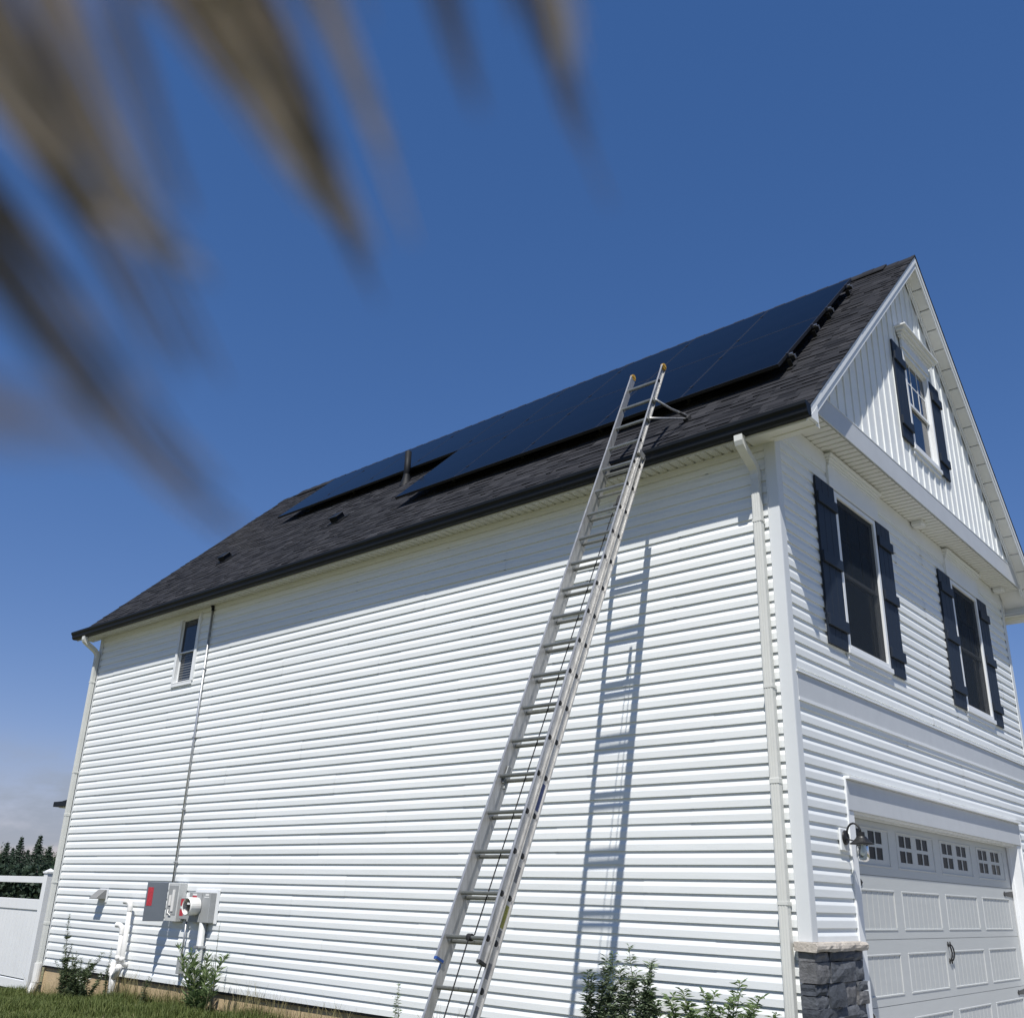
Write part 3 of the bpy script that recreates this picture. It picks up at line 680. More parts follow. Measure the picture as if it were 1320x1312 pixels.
# ---- roof bits
v = MB(); v.tube([(-6.95, 1.70, RK+1.70-.05), (-6.95, 1.70, RK+1.70+.53)], .052, 16); v.lathe((-6.95, 1.70, RK+1.70+.53), [(.052, 0), (.044, .001), (.044, -.05)], 16)
vp = v.build('vent_pipe', 'pipe_dark', origin=(-6.95, 1.70, RK+1.70), smooth=True); tag(vp, 'dark upright plumbing vent pipe on the roof beside the lower panel row', 'vent pipe')
vf = MB(); vf.lathe((-6.95, 1.70, RK+1.70), [(.12, -.10), (.085, .0), (.060, .09), (.053, .13)], 16); vf.build('flashing', 'pipe_dark', vp, smooth=True)
def roof_vent(x, y, lab):
    n_ = Vector((0, -q2, q2)); u = Vector((0, q2, q2)); c0 = Vector((x, y, RK+y))
    mb = MB(); mb.obox(c0+n_*.012, (.14, 0, 0), u*.14, n_*.008)
    o = mb.build('roof_vent', 'pipe_dark', origin=c0); tag(o, lab, 'roof vent', 'small vents on the shingles')
    hb = MB(); hb.obox(c0+n_*.055, (.085, 0, 0), u*.085, n_*.04); hb.obox(c0+n_*.098, (.10, 0, 0), u*.10, n_*.005); hb.build('hood', 'gutter', o, bevel=.006)
roof_vent(-10.62, .96, 'small square black roof vent, the one farther from the vent pipe'); roof_vent(-7.62, .98, 'small square black roof vent just below the upright vent pipe')

# ---- solar array
nR = Vector((0, -q2, q2)); uR = Vector((0, q2, q2)); PW, PL, OFF = 1.140, 1.682, .135
def roofpt(x, y, h): return Vector((x, y, RK+y))+nR*h
ordn = ['first', 'second', 'third', 'fourth', 'fifth', 'sixth', 'seventh', 'eighth', 'ninth']
src = None
for row, (yb, cnt) in enumerate(((.665, 5), (.665+PL*q2+.005, 9))):
    for k in range(cnt):
        x1 = -.145-k*(PW+.005); cpt = roofpt(x1-PW/2, yb+PL*q2/2, OFF)
        lab = 'black glass solar panel in the %s row, %s' % ('lower' if row == 0 else 'upper', 'at the gable window end' if k == 0 else ordn[k]+' from the gable window end' if k < cnt-1 else 'at the end farthest from the gable window')
        if src is None:
            e = thing('solar_panel', cpt, lab, 'solar panel', 'solar panels bolted to the near roof slope')
            fr = MB(); t_ = .012; hh = .0175
            for s1 in (-1, 1):
                fr.obox(cpt+Vector((s1*(PW/2-t_/2), 0, 0)), (t_/2, 0, 0), uR*PL/2, nR*hh); fr.obox(cpt+uR*s1*(PL/2-t_/2), (PW/2-t_, 0, 0), uR*t_/2, nR*hh)
            f_ = fr.build('frame', 'panelframe', e)
            gl = MB(); gl.obox(cpt+nR*.0138, (PW/2-t_, 0, 0), uR*(PL/2-t_), nR*.003); g_ = gl.build('glass', 'panelglass', e)
            bk = MB(); bk.obox(cpt-nR*.004, (PW/2-t_, 0, 0), uR*(PL/2-t_), nR*.002); bk_ = bk.build('backsheet', 'panelframe', e)
            src = (f_.data, g_.data, bk_.data)
        else:
            e = thing('solar_panel', cpt, lab, 'solar panel', 'solar panels bolted to the near roof slope')
            for nm, me in zip(('frame', 'glass', 'backsheet'), src):
                o = bpy.data.objects.new(nm, me); link(o); o.parent = e
        for fy in (.2, .8):                            # mid and end clamps
            cl = MB(); pp = roofpt(x1+.006, yb+PL*q2*fy, OFF+.019); cl.obox(pp, (.017, 0, 0), uR*.02, nR*.003); cl.build('clamp', 'rail', e)
for row, (yb, cnt) in enumerate(((.665, 5), (.665+PL*q2+.005, 9))):
    for fi, fy in enumerate((.2, .8)):
        yr = yb+PL*q2*fy; x1 = -.145+.07; x0 = -.145-cnt*(PW+.005)-.04
        mb = MB(); c0 = roofpt((x0+x1)/2, yr, OFF-.0175-.022)
        mb.obox(c0, ((x1-x0)/2, 0, 0), uR*.017, nR*.021)
        o = mb.build('mounting_rail', 'rail', origin=c0); tag(o, 'black mounting rail under the %s panel row, %s of its two' % (('lower', 'upper')[row], ('bottom', 'top')[fi]), 'rail', 'rails under the solar panels')
        x = x1-.06
        while x > x0:
            ft = MB(); ft.obox(roofpt(x, yr-.03, .045), (.022, 0, 0), uR*.005, nR*.045); ft.obox(roofpt(x, yr-.06, .010), (.03, 0, 0), uR*.045, nR*.006); ft.build('foot', 'rail', o)
            x -= 1.22
        ec = MB(); ec.obox(roofpt(x1+.002, yr, OFF-.038), (.003, 0, 0), uR*.018, nR*.022); ec.build('end_cap', 'clampsilver', o)
        ec = MB(); ec.obox(roofpt(x1-.03, yr, OFF-.006), (.018, 0, 0), uR*.016, nR*.012); ec.build('end_clamp', 'clampsilver', o)

# ------------------------------------------------------------------ ladder
P0 = Vector((-1.523, -.076, 6.191)); LD = Vector((.015, -.4155, -.9095)).normalized()
LH = Vector((1, .0245, .0053)); LH = (LH-LD*LH.dot(LD)).normalized(); LN = LH.cross(-LD).normalized()   # LN points off the wall
LS, LW = .3048, .356; RDH = .0355
foot_t = (P0.z-gz(-1.5, -3.0)+.02)/-LD.z
foot = P0+LD*foot_t+LH*LW/2; foot.z = gz(-1.5, -3.0)
lad = thing('extension_ladder', foot, 'long aluminium extension ladder leaning on the dark gutter of the white house', 'ladder')
def channel(mb, h0, t0, t1, n0, outw):
    """C-channel rail: web at h0, flanges reach outw; runs from t0 to t1 along the ladder"""
    a = P0+LD*t0; b2 = P0+LD*t1; mid = (a+b2)/2; half = (b2-a)/2
    mb.obox(mid+LH*(h0+.0015*outw)+LN*n0, half, LH*.0018, LN*RDH)
    for s1 in (-1, 1): mb.obox(mid+LH*(h0+outw*.010)+LN*(n0+s1*(RDH-.0018)), half, LH*.010, LN*.0018)
sections = (('fly', 0.0, -.225, 19*LS+.17, 0.0, range(0, 20), 0.0), ('base', -.076, 3.52*LS, foot_t-.05, .0, range(4, 24), .0))
for nm, n0, t0, t1, wid, rng_, _ in sections:
    ex = 0 if nm == 'fly' else .012
    for sd in (-1, 1):
        mb = MB(); channel(mb, (-ex if sd < 0 else LW+ex), t0, t1, n0, sd)
        rail = mb.build('rail', 'alu', lad)
        if nm == 'fly':
            cp = MB(); cc = P0+LD*(t0-.0)+LH*((0 if sd < 0 else LW)+sd*.010)+LN*n0
            cp.obox(cc+LD*.010, LD*.012, LH*.014, LN*.034); cp.lathe(cc+LD*.0-LH*.014, [(.001, 0), (.034, 0), (.034, .028), (.001, .028)], 18, LH); cp.build('end_cap', 'yellow', rail, smooth=False)
            bc = MB(); bc.obox(P0+LD*(t1-.012)+LH*((0 if sd < 0 else LW)+sd*.010)+LN*n0, LD*.009, LH*.013, LN*.037); bc.build('end_cap', 'bluecap' if sd < 0 else 'rubber', rail)
        for i in rng_:                                    # swaged rung ends on the outer side of the web
            if LS*i > t1-.03: continue
            hl = MB(); cc = P0+LD*LS*i+LH*((-ex if sd < 0 else LW+ex)+sd*.0034)+LN*n0; hl.lathe(cc, [(.0001, .007), (.014, .007), (.019, .004), (.022, 0)], 10, LH*sd); hl.build('rung_end', 'hole', rail)
    for i in rng_:
        if LS*i > t1-.05: continue
        cc = P0+LD*LS*i+LN*n0; mb = MB()
        ang = 14; R1 = .0170
        a = cc-LH*ex; b2 = cc+LH*(LW+ex)
        dpt = []                                          # D-shaped rung, flat tread up
        upv = Vector((0, 0, 1)); upv = (upv-LH*upv.dot(LH)).normalized(); fw = LH.cross(upv)
        for k in range(9): th = math.pi+math.pi*k/8; dpt.append(fw*math.cos(th)*R1+upv*(math.sin(th)*R1*1.15+.004))
        dpt += [fw*R1+upv*.011, -fw*R1+upv*.011]
        n_ = len(dpt); vs = [a+q for q in dpt]+[b2+q for q in dpt]
        mb.add(vs, [tuple(range(n_)), tuple(range(2*n_-1, n_-1, -1))]+[(k, k+n_, (k+1) % n_+n_, (k+1) % n_) for k in range(n_)])
        mb.build('rung', 'alu_rung', lad)
        if nm == 'fly' or i < 5:
            pass
# rung locks on the fly section
for sd in (0, 1):
    mb = MB(); hx = .012 if sd == 0 else LW-.012
    mb.obox(P0+LD*(15*LS-.03)+LH*hx-LN*.045, LD*.075, LH*.006, LN*.022); mb.obox(P0+LD*(15*LS+.05)+LH*hx-LN*.06, LD*.03, LH*.008, LN*.012); mb.build('rung_lock', 'alu_rung', lad, bevel=.004)
# guide brackets
for sd in (-1, 1):
    mb = MB(); hx = -.02 if sd < 0 else LW+.02
    mb.obox(P0+LD*(3.56*LS)+LH*hx-LN*.045, LD*.03, LH*.016, LN*.05); mb.build('guide_bracket', 'alu', lad, bevel=.004)
# feet
for sd in (-1, 1):
    mb = MB(); cc = P0+LD*(foot_t-.045)+LH*((-.012 if sd < 0 else LW+.012)+sd*.016)-LN*.076
    mb.obox(cc, LD*.05, LH*.012, LN*.03); mb.obox(Vector((cc.x, cc.y-.01, gz(-1.5, -3)+.018)), (.03, 0, 0), (0, .06, 0), (0, 0, .014)); mb.build('foot', 'rubber', lad)
# stand-off arm hooked to the upper rungs, its pad resting on the shingles
mb = MB(); tip = Vector((-1.075, .318, RK+.318+.035)); A = P0+LD*LS*1.05+LH*(LW+.034)-LN*.0; B = P0+LD*LS*2.0+LH*(LW+.034)-LN*.0
mb.tube([A, A+(tip-A)*.5, tip+Vector((.0, -.02, .03)), tip+Vector((0, .01, .0)), tip+Vector((0, -.02, -.012)), B+(tip-B)*.5, B], .011, 8)
arm = mb.build('standoff_arm', 'alu', lad, smooth=True)
pb = MB(); pb.obox(tip, (.028, 0, 0), uR*.05, nR*.022); pb.tube([tip+(A-tip)*.03+Vector((0, 0, .015)), tip+(A-tip)*.26+Vector((0, 0, .01))], .017, 8); pb.build('rubber_pad', 'rubber', arm, bevel=.006)
pb = MB()
for q in (A, B): pb.obox(q-LH*.018, LD*.022, LH*.012, LN*.022)
pb.build('clamp', 'alu_rung', arm)
# labels on the outer side of the base rail, right side
for i0, i1, mt in ((15.16, 15.86, 'bluelabel'), (17.25, 17.62, 'greylabel'), (18.16, 18.66, 'yellowlabel'), (18.70, 18.86, 'greylabel'), (19.42, 19.74, 'greylabel'), (20.30, 20.92, 'greylabel')):
    mb = MB(); mb.obox(P0+LD*LS*(i0+i1)/2+LH*(LW+.012+.0036)-LN*.076, LD*LS*(i1-i0)/2, LH*.0003, LN*.022); mb.build('sticker', mt, lad)
mb = MB(); mb.obox(P0+LD*LS*16.5-LH*.0005+LN*.010, LD*LS*.33, LH*.0003, LN*.022); mb.build('sticker', 'greylabel', lad)
# rope
rp = MB()
def rpt(i, h, n): return P0+LD*LS*i+LH*h+LN*n
rp.tube([rpt(6.0, .245, -.05), rpt(12, .215, -.045), rpt(18.9, .205, -.03), rpt(19.02, .205, .024)], .0045, 6)
rp.tube([rpt(19.02, .215, .024), rpt(21, .20, .0), rpt(23.2, .185, -.02)], .0045, 6)
rp.tube([rpt(5.6, .29, -.055), rpt(12, .30, -.06), rpt(19, .325, -.06), rpt(23.0, .29, -.05)], .0045, 6)
rp.lathe(rpt(19, .203, 0)-LH*.02, [(.023, 0), (.025, .008), (.024, .02), (.025, .03), (.022, .04)], 12, LH)
rope = rp.build('rope', 'rope', origin=foot); tag(rope, 'black hoisting rope strung down the middle of the ladder', 'rope')
pu = MB(); pu.lathe(rpt(5.75, .262, -.05), [(.001, -.012), (.03, -.012), (.024, 0), (.03, .012), (.001, .012)], 14, LH); pu.obox(rpt(5.5, .268, -.05), LD*.06, LH*.014, LN*.012); pu.build('pulley', 'rubber', lad)

# ------------------------------------------------------------------ services on the long wall
def plate(mb, x0, x1, y0, y1, z0, z1): return mb.box(x0, x1, y0, y1, z0, z1)
# tall conduit
t0 = MB(); t0.tube([(-9.135, -.035, 5.10), (-9.135, -.035, 1.24)], .016, 10); cd = t0.build('conduit', 'conduit', origin=(-9.135, -.035, 1.24), smooth=True); tag(cd, 'thin grey metal conduit running from the eave down to the open box', 'conduit')
jb = MB(); jb.tube([(-9.135, -.035, 5.09), (-9.135, -.035, 5.13), (-9.12, -.06, 5.16)], .024, 10); jb.build('elbow', 'gutter', cd)
for z in (4.2, 3.2, 2.2, 1.5):
    st = MB(); st.box(-9.165, -9.105, -.053, -.0145, z-.008, z+.008); st.build('strap', 'conduit', cd)
# disconnect box with its door swung open
e = thing('electrical_box', (-8.95, -.02, .75), 'light grey electrical box with its slate door swung open on the siding', 'electrical box')
mb = MB(); mb.box(-9.05, -8.78, -.135, -.016, .755, 1.235); mb.build('body', 'lightbox', e, bevel=.006)
mb = MB(); mb.box(-9.02, -8.80, -.140, -.1355, .84, 1.20); mb.build('inner_plate', 'greybox', e)
mb = MB(); hx, hy_ = -9.055, -.138; dv_ = Vector((-.38, -.925, 0)).normalized(); tv = Vector((.925, -.38, 0)).normalized()
dc = Vector((hx, hy_, .995))+dv_*.135
mb.obox(dc, dv_*.135, tv*.012, (0, 0, .245)); dr = mb.build('door', 'darkbox', e, bevel=.006)
mb = MB(); mb.obox(dc+dv_*.085+tv*.0135+Vector((0, 0, .06)), dv_*.035, tv*.0006, (0, 0, .115)); mb.build('label', 'red', dr)
mb = MB(); mb.box(-8.98, -8.93, -.150, -.1405, .95, 1.08); mb.box(-8.91, -8.86, -.150, -.1405, .88, 1.15); mb.tube([(-8.97, -.145, .9), (-8.95, -.16, .86), (-8.90, -.145, .83)], .006, 6); mb.build('breaker', 'pvc', e)
# small breaker box
e = thing('breaker_box', (-8.64, -.02, .79), 'small grey switch box with two red labels beside the round meter', 'switch box')
mb = MB(); mb.box(-8.755, -8.565, -.105, -.016, .79, 1.06); mb.build('body', 'greybox', e, bevel=.006)
for z0, z1 in ((.955, 1.04), (.83, .91)):
    mb = MB(); mb.box(-8.745, -8.66, -.1062, -.1052, z0, z1); mb.build('label', 'red', e)
mb = MB(); mb.box(-8.735, -8.67, -.1062, -.1052, .922, .944); mb.build('label', 'paper', e)
mb = MB(); mb.box(-8.60, -8.575, -.135, -.1055, .98, 1.05); mb.build('switch_handle', 'black', e)
mb = MB(); mb.box(-8.75, -8.56, -.020, -.0146, 1.065, 1.12); mb.build('label_plate', 'paper', e)
# meter
e = thing('electric_meter', (-8.25, -.02, .75), 'grey utility meter cabinet with a round white meter ring on a white board', 'electric meter')
mb = MB(); mb.box(-8.55, -7.985, -.028, -.0146, .755, 1.165); mb.build('backboard', 'trim', e, bevel=.003)
mb = MB(); mb.box(-8.53, -8.235, -.125, -.0285, .765, 1.128); mb.box(-8.233, -8.045, -.118, -.0285, .765, 1.128); mb.build('cabinet', 'greybox', e, bevel=.006)
mb = MB(); mb.lathe((-8.325, -.125, .955), [(.108, 0), (.110, .14), (.100, .152), (.090, .145)], 26, (0, -1, 0)); mb.build('meter_ring', 'pvc', e, smooth=False)
mb = MB(); mb.lathe((-8.325, -.125, .955), [(.09, .0), (.09, .06), (.07, .10), (.001, .108)], 22, (0, -1, 0)); mb.build('meter_dial', 'hole', e, smooth=True)
mb = MB(); mb.box(-8.35, -8.29, -.252, -.236, .975, 1.0); mb.build('display', 'paper', e)
mb = MB(); mb.box(-8.45, -8.35, -.1262, -.1252, 1.055, 1.085); mb.build('label', 'red', e)
mb = MB(); mb.box(-8.45, -8.35, -.1262, -.1252, 1.088, 1.108); mb.box(-8.16, -8.08, -.1192, -.1182, 1.09, 1.11); mb.box(-8.18, -8.07, -.1192, -.1182, 1.065, 1.076); mb.build('label', 'paper', e)
mb = MB(); mb.tube([(-8.20, -.075, .765), (-8.205, -.08, -.40)], .046, 16); sp = mb.build('service_conduit', 'lightbox', origin=(-8.2, -.08, -.3), smooth=True); tag(sp, 'thick grey conduit pipe from the meter cabinet down into the grass', 'conduit')
for z in (.48, .1):
    mb = MB(); mb.box(-8.26, -8.15, -.13, -.0146, z-.012, z+.012); mb.build('strap', 'conduit', sp)
mb = MB(); mb.tube([(-8.62, -.06, .79), (-8.62, -.06, .30)], .014, 8); gc = mb.build('ground_conduit', 'conduit', origin=(-8.62, -.06, .2), smooth=True); tag(gc, 'thin conduit hanging from the small switch box with a fitting at its end', 'conduit')
mb = MB(); mb.box(-8.655, -8.585, -.10, -.0146, .14, .32); mb.tube([(-8.62, -.06, .14), (-8.62, -.05, .05)], .012, 6); mb.build('fitting', 'greybox', gc, bevel=.01)
# dryer vent
e = thing('dryer_vent', (-11.0, -.02, .95), 'grey louvred dryer vent hood on a white square flange', 'dryer vent')
mb = MB(); mb.box(-11.16, -10.90, -.026, -.0146, .94, 1.13); mb.build('flange', 'trim', e, bevel=.004)
mb = MB(); mb.prism([(-.0265, 1.115), (-.06, 1.11), (-.175, 1.00), (-.175, .985), (-.0265, .985)], 0, -11.145, -10.935); mb.build('hood', 'hood', e, bevel=.004)
# pvc furnace pipes
def pvc_pipe(xb, ztop, zbot, r, yoff, lab):
    mb = MB(); mb.tube([(xb, yoff, ztop-.09), (xb, yoff, zbot+.06), (xb-.0, yoff+.02, zbot+.015), (xb, yoff+.06, zbot), (xb, -.0145, zbot)], r, 14)
    o = mb.build('vent_pipe', 'pvc', origin=(xb, yoff, zbot), smooth=True); tag(o, lab, 'pipe', 'white plastic furnace pipes on the siding')
    el_ = MB(); pts = [(xb, yoff, ztop-.10), (xb, yoff, ztop-.05)]+[(xb-.07*(1-math.cos(a)), yoff-.02*(1-math.cos(a)), ztop-.05+.07*math.sin(a)) for a in (.4, .8, 1.2, 1.57)]+[(xb-.115, yoff-.035, ztop+.02)]
    el_.tube(pts, r*1.16, 14, cap=False); el_.build('elbow', 'pvc', o, smooth=True)
    cp = MB(); cp.tube([(xb, yoff, zbot+.10), (xb, yoff, zbot+.04)], r*1.18, 14); cp.build('coupling', 'pvc', o, smooth=True)
pvc_pipe(-10.04, .95, .16, .032, -.105, 'taller white plastic vent pipe with a bent top beside the dryer vent')
pvc_pipe(-10.17, .64, .17, .030, -.10, 'shorter white plastic vent pipe with a bent top beside the taller one')
e = thing('drain_funnel', (-10.12, -.14, -.3), 'white drain tee below the plastic pipes standing in the weeds', 'drain')
mb = MB(); mb.tube([(-10.20, -.15, .17), (-10.16, -.16, .06), (-10.10, -.16, .0), (-10.10, -.16, -.40)], .048, 14); mb.build('stack', 'pvc', e, smooth=True)
mb = MB(); mb.tube([(-10.10, -.16, -.02), (-9.99, -.17, .10), (-9.95, -.175, .15)], .042, 14); mb.build('branch', 'pvc', e, smooth=True)
# hose of the gas line behind the weeds
# lamp by the garage
LYc, LZc = .735, 1.735
e = thing('wall_lamp', (.03, LYc, 1.6), 'black gooseneck barn lantern with a clear glass jar beside the garage door', 'wall lamp')
mb = MB(); mb.box(.0146, .034, LYc-.085, LYc+.085, LZc-.105, LZc+.075); mb.build('mounting_block', 'trim', e, bevel=.006)
mb = MB(); mb.lathe((.0345, LYc, LZc), [(.001, .022), (.045, .022), (.058, .012), (.060, 0)], 22, (1, 0, 0)); mb.build('back_plate', 'black', e, smooth=False)
mb = MB(); ax = .175
mb.tube([(.05, LYc, LZc+.005)]+[(.055+.06*(1-math.cos(a)), LYc, LZc+.03+.085*math.sin(a)) for a in [i*math.pi/8 for i in range(9)]], .0085, 8)
mb.build('arm', 'black', e, smooth=True)
mb = MB(); mb.lathe((ax, LYc, LZc-.055), [(.098, 0), (.099, .006), (.075, .020), (.046, .050), (.040, .062), (.030, .064), (.029, .098), (.012, .10), (.001, .10)], 28); mb.lathe((ax, LYc, LZc-.055), [(.098, 0), (.03, .018), (.001, .02)], 28); mb.build('shade', 'black', e, smooth=False)
mb = MB(); mb.tube([(.05, LYc, LZc-.01), (.12, LYc, LZc-.03)], .006, 6); mb.build('brace', 'black', e)
mb = MB(); mb.lathe((ax, LYc, LZc-.06), [(.046, 0), (.050, -.02), (.052, -.09), (.046, -.118), (.028, -.132), (.001, -.135), (.001, -.132), (.027, -.129), (.044, -.116), (.0495, -.09), (.0475, -.02), (.0435, 0)], 24); mb.build('glass_jar', 'clear', e, smooth=True)
mb = MB(); mb.lathe((ax, LYc, LZc-.055), [(.010, 0), (.012, -.03), (.020, -.06), (.018, -.08), (.001, -.092)], 14); mb.build('bulb', 'paper', e, smooth=True)
# keypad on the far garage jamb
kp = MB(); kp.box(.0125, .034, 6.075, 6.135, 1.12, 1.26); k_ = kp.build('garage_keypad', 'pvc', origin=(.02, 6.1, 1.12), bevel=.008); tag(k_, 'small white keypad box on the garage door jamb', 'keypad')
kp = MB(); kp.box(.0345, .037, 6.08, 6.13, 1.19, 1.25); kp.build('cover', 'trim', k_, bevel=.003)
# soffit fixtures
for yc, lab in ((3.55, 'small white box light under the gable overhang between the two upper windows'), (6.72, 'small white box light under the gable overhang past the last upper window')):
    mb = MB(); mb.box(.035, .165, yc-.07, yc+.07, 5.425, 5.4835); o = mb.build('soffit_light', 'trim', origin=(.1, yc, 5.45), bevel=.008); tag(o, lab, 'light fixture', 'box lights under the gable')
    mb = MB(); mb.box(.055, .145, yc-.05, yc+.05, 5.415, 5.4248); mb.build('lens', 'paper', o)

# ------------------------------------------------------------------ fence
def fz(x): return gz(x, .2)
fence = thing('fence', (-15.4, .15, fz(-15.4)), 'white vinyl privacy fence with an open top running off the back corner', 'fence')
def post(x, y):
    z = fz(x); mb = MB(); mb.box(x-.0635, x+.0635, y-.0635, y+.0635, z-.05, z+1.76); o = mb.build('post', 'fence', fence, bevel=.004)
    cp = MB(); zt = z+1.76
    cp.box(x-.078, x+.078, y-.078, y+.078, zt, zt+.028); a = .068
    cp.add([(x-a, y-a, zt+.028), (x+a, y-a, zt+.028), (x+a, y+a, zt+.028), (x-a, y+a, zt+.028), (x, y, zt+.075)], [(0, 1, 4), (1, 2, 4), (2, 3, 4), (3, 0, 4)]); cp.build('post_cap', 'fence', o)
def panel(xa, ya, xb, yb):
    d = Vector((xb-xa, yb-ya, 0)); L = d.length; d.normalize(); nn = Vector((-d.y, d.x, 0)); z = fz(xa); c0 = Vector((xa, ya, z))
    L0, L1 = .0635, L-.0635
    for zz, hh in ((.10, .07), (1.28, .08), (1.66, .05)):
        mb = MB(); mb.obox(c0+d*(L0+L1)/2+Vector((0, 0, zz)), d*(L1-L0)/2, nn*.025, (0, 0, hh)); mb.build('rail', 'fence', fence, bevel=.004)
    bwd = .152; x = L0
    while x < L1-.01:
        x2 = min(x+bwd, L1); mb = MB(); mb.obox(c0+d*(x+x2)/2+Vector((0, 0, .695)), d*((x2-x)/2-.002), nn*.010, (0, 0, .505)); mb.build('board', 'fence', fence)
        x = x2
posts = [(-12.95, -.0), (-15.45, .12), (-17.95, .24), (-20.45, .36), (-22.95, .48)]
for q in posts: post(*q)
for p_, q_ in zip(posts, posts[1:]): panel(*p_, *q_)

# ------------------------------------------------------------------ neighbour's house, its eave showing past the back corner
nb = thing('neighbour_house', (-19.5, 10.5, -.45), 'distant house with a dark gutter showing past the back corner', 'house')
NX0, NX1, NY0, NY1 = -23.95, -15.2, 4.74, 15.5            # outer line of its gutters
mb = MB(); mb.box(NX0+.55, NX1-.55, NY0+.55, NY1-.55, -.8, 3.125); mb.build('wall', 'siding', nb)
mb = MB(); mb.box(NX0+.12, NX1-.12, NY0+.12, NY1-.12, 3.126, 3.17); mb.build('soffit', 'soffit', nb)
mb = MB(); mb.box(NX0, NX1, NY0, NY0+.12, 3.15, 3.28); mb.box(NX0, NX1, NY1-.12, NY1, 3.15, 3.28); mb.box(NX0, NX0+.12, NY0+.12, NY1-.12, 3.15, 3.28); mb.box(NX1-.12, NX1, NY0+.12, NY1-.12, 3.15, 3.28); mb.build('gutter', 'gutter', nb)
mb = MB(); cxn = (NX0+NX1)/2
mb.add([(NX0+.08, NY0+.08, 3.27), (NX1-.08, NY0+.08, 3.27), (NX1-.08, NY1-.08, 3.27), (NX0+.08, NY1-.08, 3.27), (cxn, NY0+4.6, 5.6), (cxn, NY1-4.6, 5.6)], [(0, 1, 4), (1, 2, 5, 4), (2, 3, 5), (3, 0, 4, 5), (3, 2, 1, 0)])
nr = mb.build('roof', 'shingle', nb)
mb = MB(); mb.box(NX0+.51, NX0+.549, 8.0, 9.0, .9, 2.3); wn = mb.build('window', 'trim', nb); mb = MB(); mb.box(NX0+.505, NX0+.51, 8.06, 8.94, .96, 2.24); mb.build('pane', 'glass', wn)

# ------------------------------------------------------------------ far trees
def foliage_obj(name, pts, nrm, size, m, parent, rnd, aspect=1.6):
    n = len(pts); pts = np.asarray(pts); a = rnd.normal(size=(n, 3)); a /= np.linalg.norm(a, axis=1)[:, None]
    nrm = np.asarray(nrm)+.001; b_ = np.cross(a, nrm); b_ /= np.linalg.norm(b_, axis=1)[:, None]+1e-9; s = size*rnd.uniform(.6, 1.3, n)[:, None]
    v = np.empty((n, 4, 3)); v[:, 0] = pts-a*s*aspect; v[:, 1] = pts-b_*s*.5; v[:, 2] = pts+a*s*aspect; v[:, 3] = pts+b_*s*.5
    base = np.array(WL[parent]); me = bpy.data.meshes.new(name)
    me.from_pydata((v.reshape(-1, 3)-base).tolist(), [], np.arange(n*4).reshape(-1, 4).tolist()); me.materials.append(M[m])
    o = bpy.data.objects.new(name, me); link(o); o.parent = parent; WL[o] = WL[parent]; return o
rg = np.random.default_rng(5)
def spruce(x, y, h, lab):
    z = gz(x, y); e = thing('spruce_tree', (x, y, z), lab, 'tree', 'spruces of the far tree line')
    mb = MB(); mb.tube([(x, y, z-.2), (x, y, z+h*.98)], h*.018, 7, taper=.1); mb.build('trunk', 'bark', e)
    P_, Q_ = [], []; tiers = 26
    for k in range(tiers):
        f_ = k/tiers; R_ = h*.36*(1-f_)**1.05*rg.uniform(.8, 1.15)+.05; zc = z+h*(.04+.93*f_); nb_ = int(12+30*(1-f_))
        for _ in range(nb_):
            a = rg.uniform(0, 6.283); rl = R_*rg.uniform(.7, 1.12)
            for s_ in np.linspace(.12, 1, 9):
                P_.append((x+math.cos(a)*rl*s_+rg.normal()*.05*h/6, y+math.sin(a)*rl*s_+rg.normal()*.05*h/6, zc-rl*s_*.28+rg.normal()*.03*h/6)); Q_.append((math.cos(a), math.sin(a), .6))
    foliage_obj('crown', P_, Q_, .075*h/6, 'spruce', e, rg, 1.9)
def broad(x, y, h, lab):
    z = gz(x, y); e = thing('deciduous_tree', (x, y, z), lab, 'tree', 'leafy trees of the far tree line')
    mb = MB(); mb.tube([(x, y, z-.2), (x+.1, y, z+h*.5), (x, y, z+h*.85)], h*.03, 7, taper=.2)
    for k in range(5):
        a = k*1.3; mb.tube([(x, y, z+h*(.3+.07*k)), (x+math.cos(a)*h*.2, y+math.sin(a)*h*.2, z+h*(.5+.07*k))], h*.012, 5, taper=.3)
    mb.build('trunk', 'bark', e)
    P_, Q_ = [], []
    for _ in range(26):
        d = rg.normal(size=3); d /= np.linalg.norm(d); c_ = np.array([x, y, z+h*.60])+d*np.array([.26, .26, .30])*h*rg.uniform(.45, 1)
        for _ in range(70):
            q = rg.normal(size=3)*h*.055; P_.append(c_+q); Q_.append(q+d*.1)
    foliage_obj('crown', P_, Q_, .10*h/6, 'broadleaf', e, rg, 1.2)
def far(az, d): a = math.radians(az); return CAM.x+math.sin(a)*d, CAM.y+math.cos(a)*d
trees = [(-71.5, 118, 6.0), (-70.2, 122, 6.8), (-69.0, 120, 6.2), (-68.35, 117, 5.9), (-67.75, 119, 5.9), (-67.15, 118, 6.5), (-66.75, 124, 5.4), (-66.3, 117, 6.7), (-65.2, 121, 6.0), (-64.2, 118, 6.4), (-72.8, 119, 6.3), (-74, 121, 6.0), (-65.75, 123, 5.8), (-67.45, 126, 5.6), (-68.7, 125, 5.7)]
lb = ['second', 'third', 'fourth', 'fifth', 'sixth', 'seventh', 'eighth', 'ninth', 'tenth', 'eleventh', 'twelfth', 'thirteenth', 'fourteenth']
order = sorted(range(len(trees)), key=lambda i: -trees[i][0])
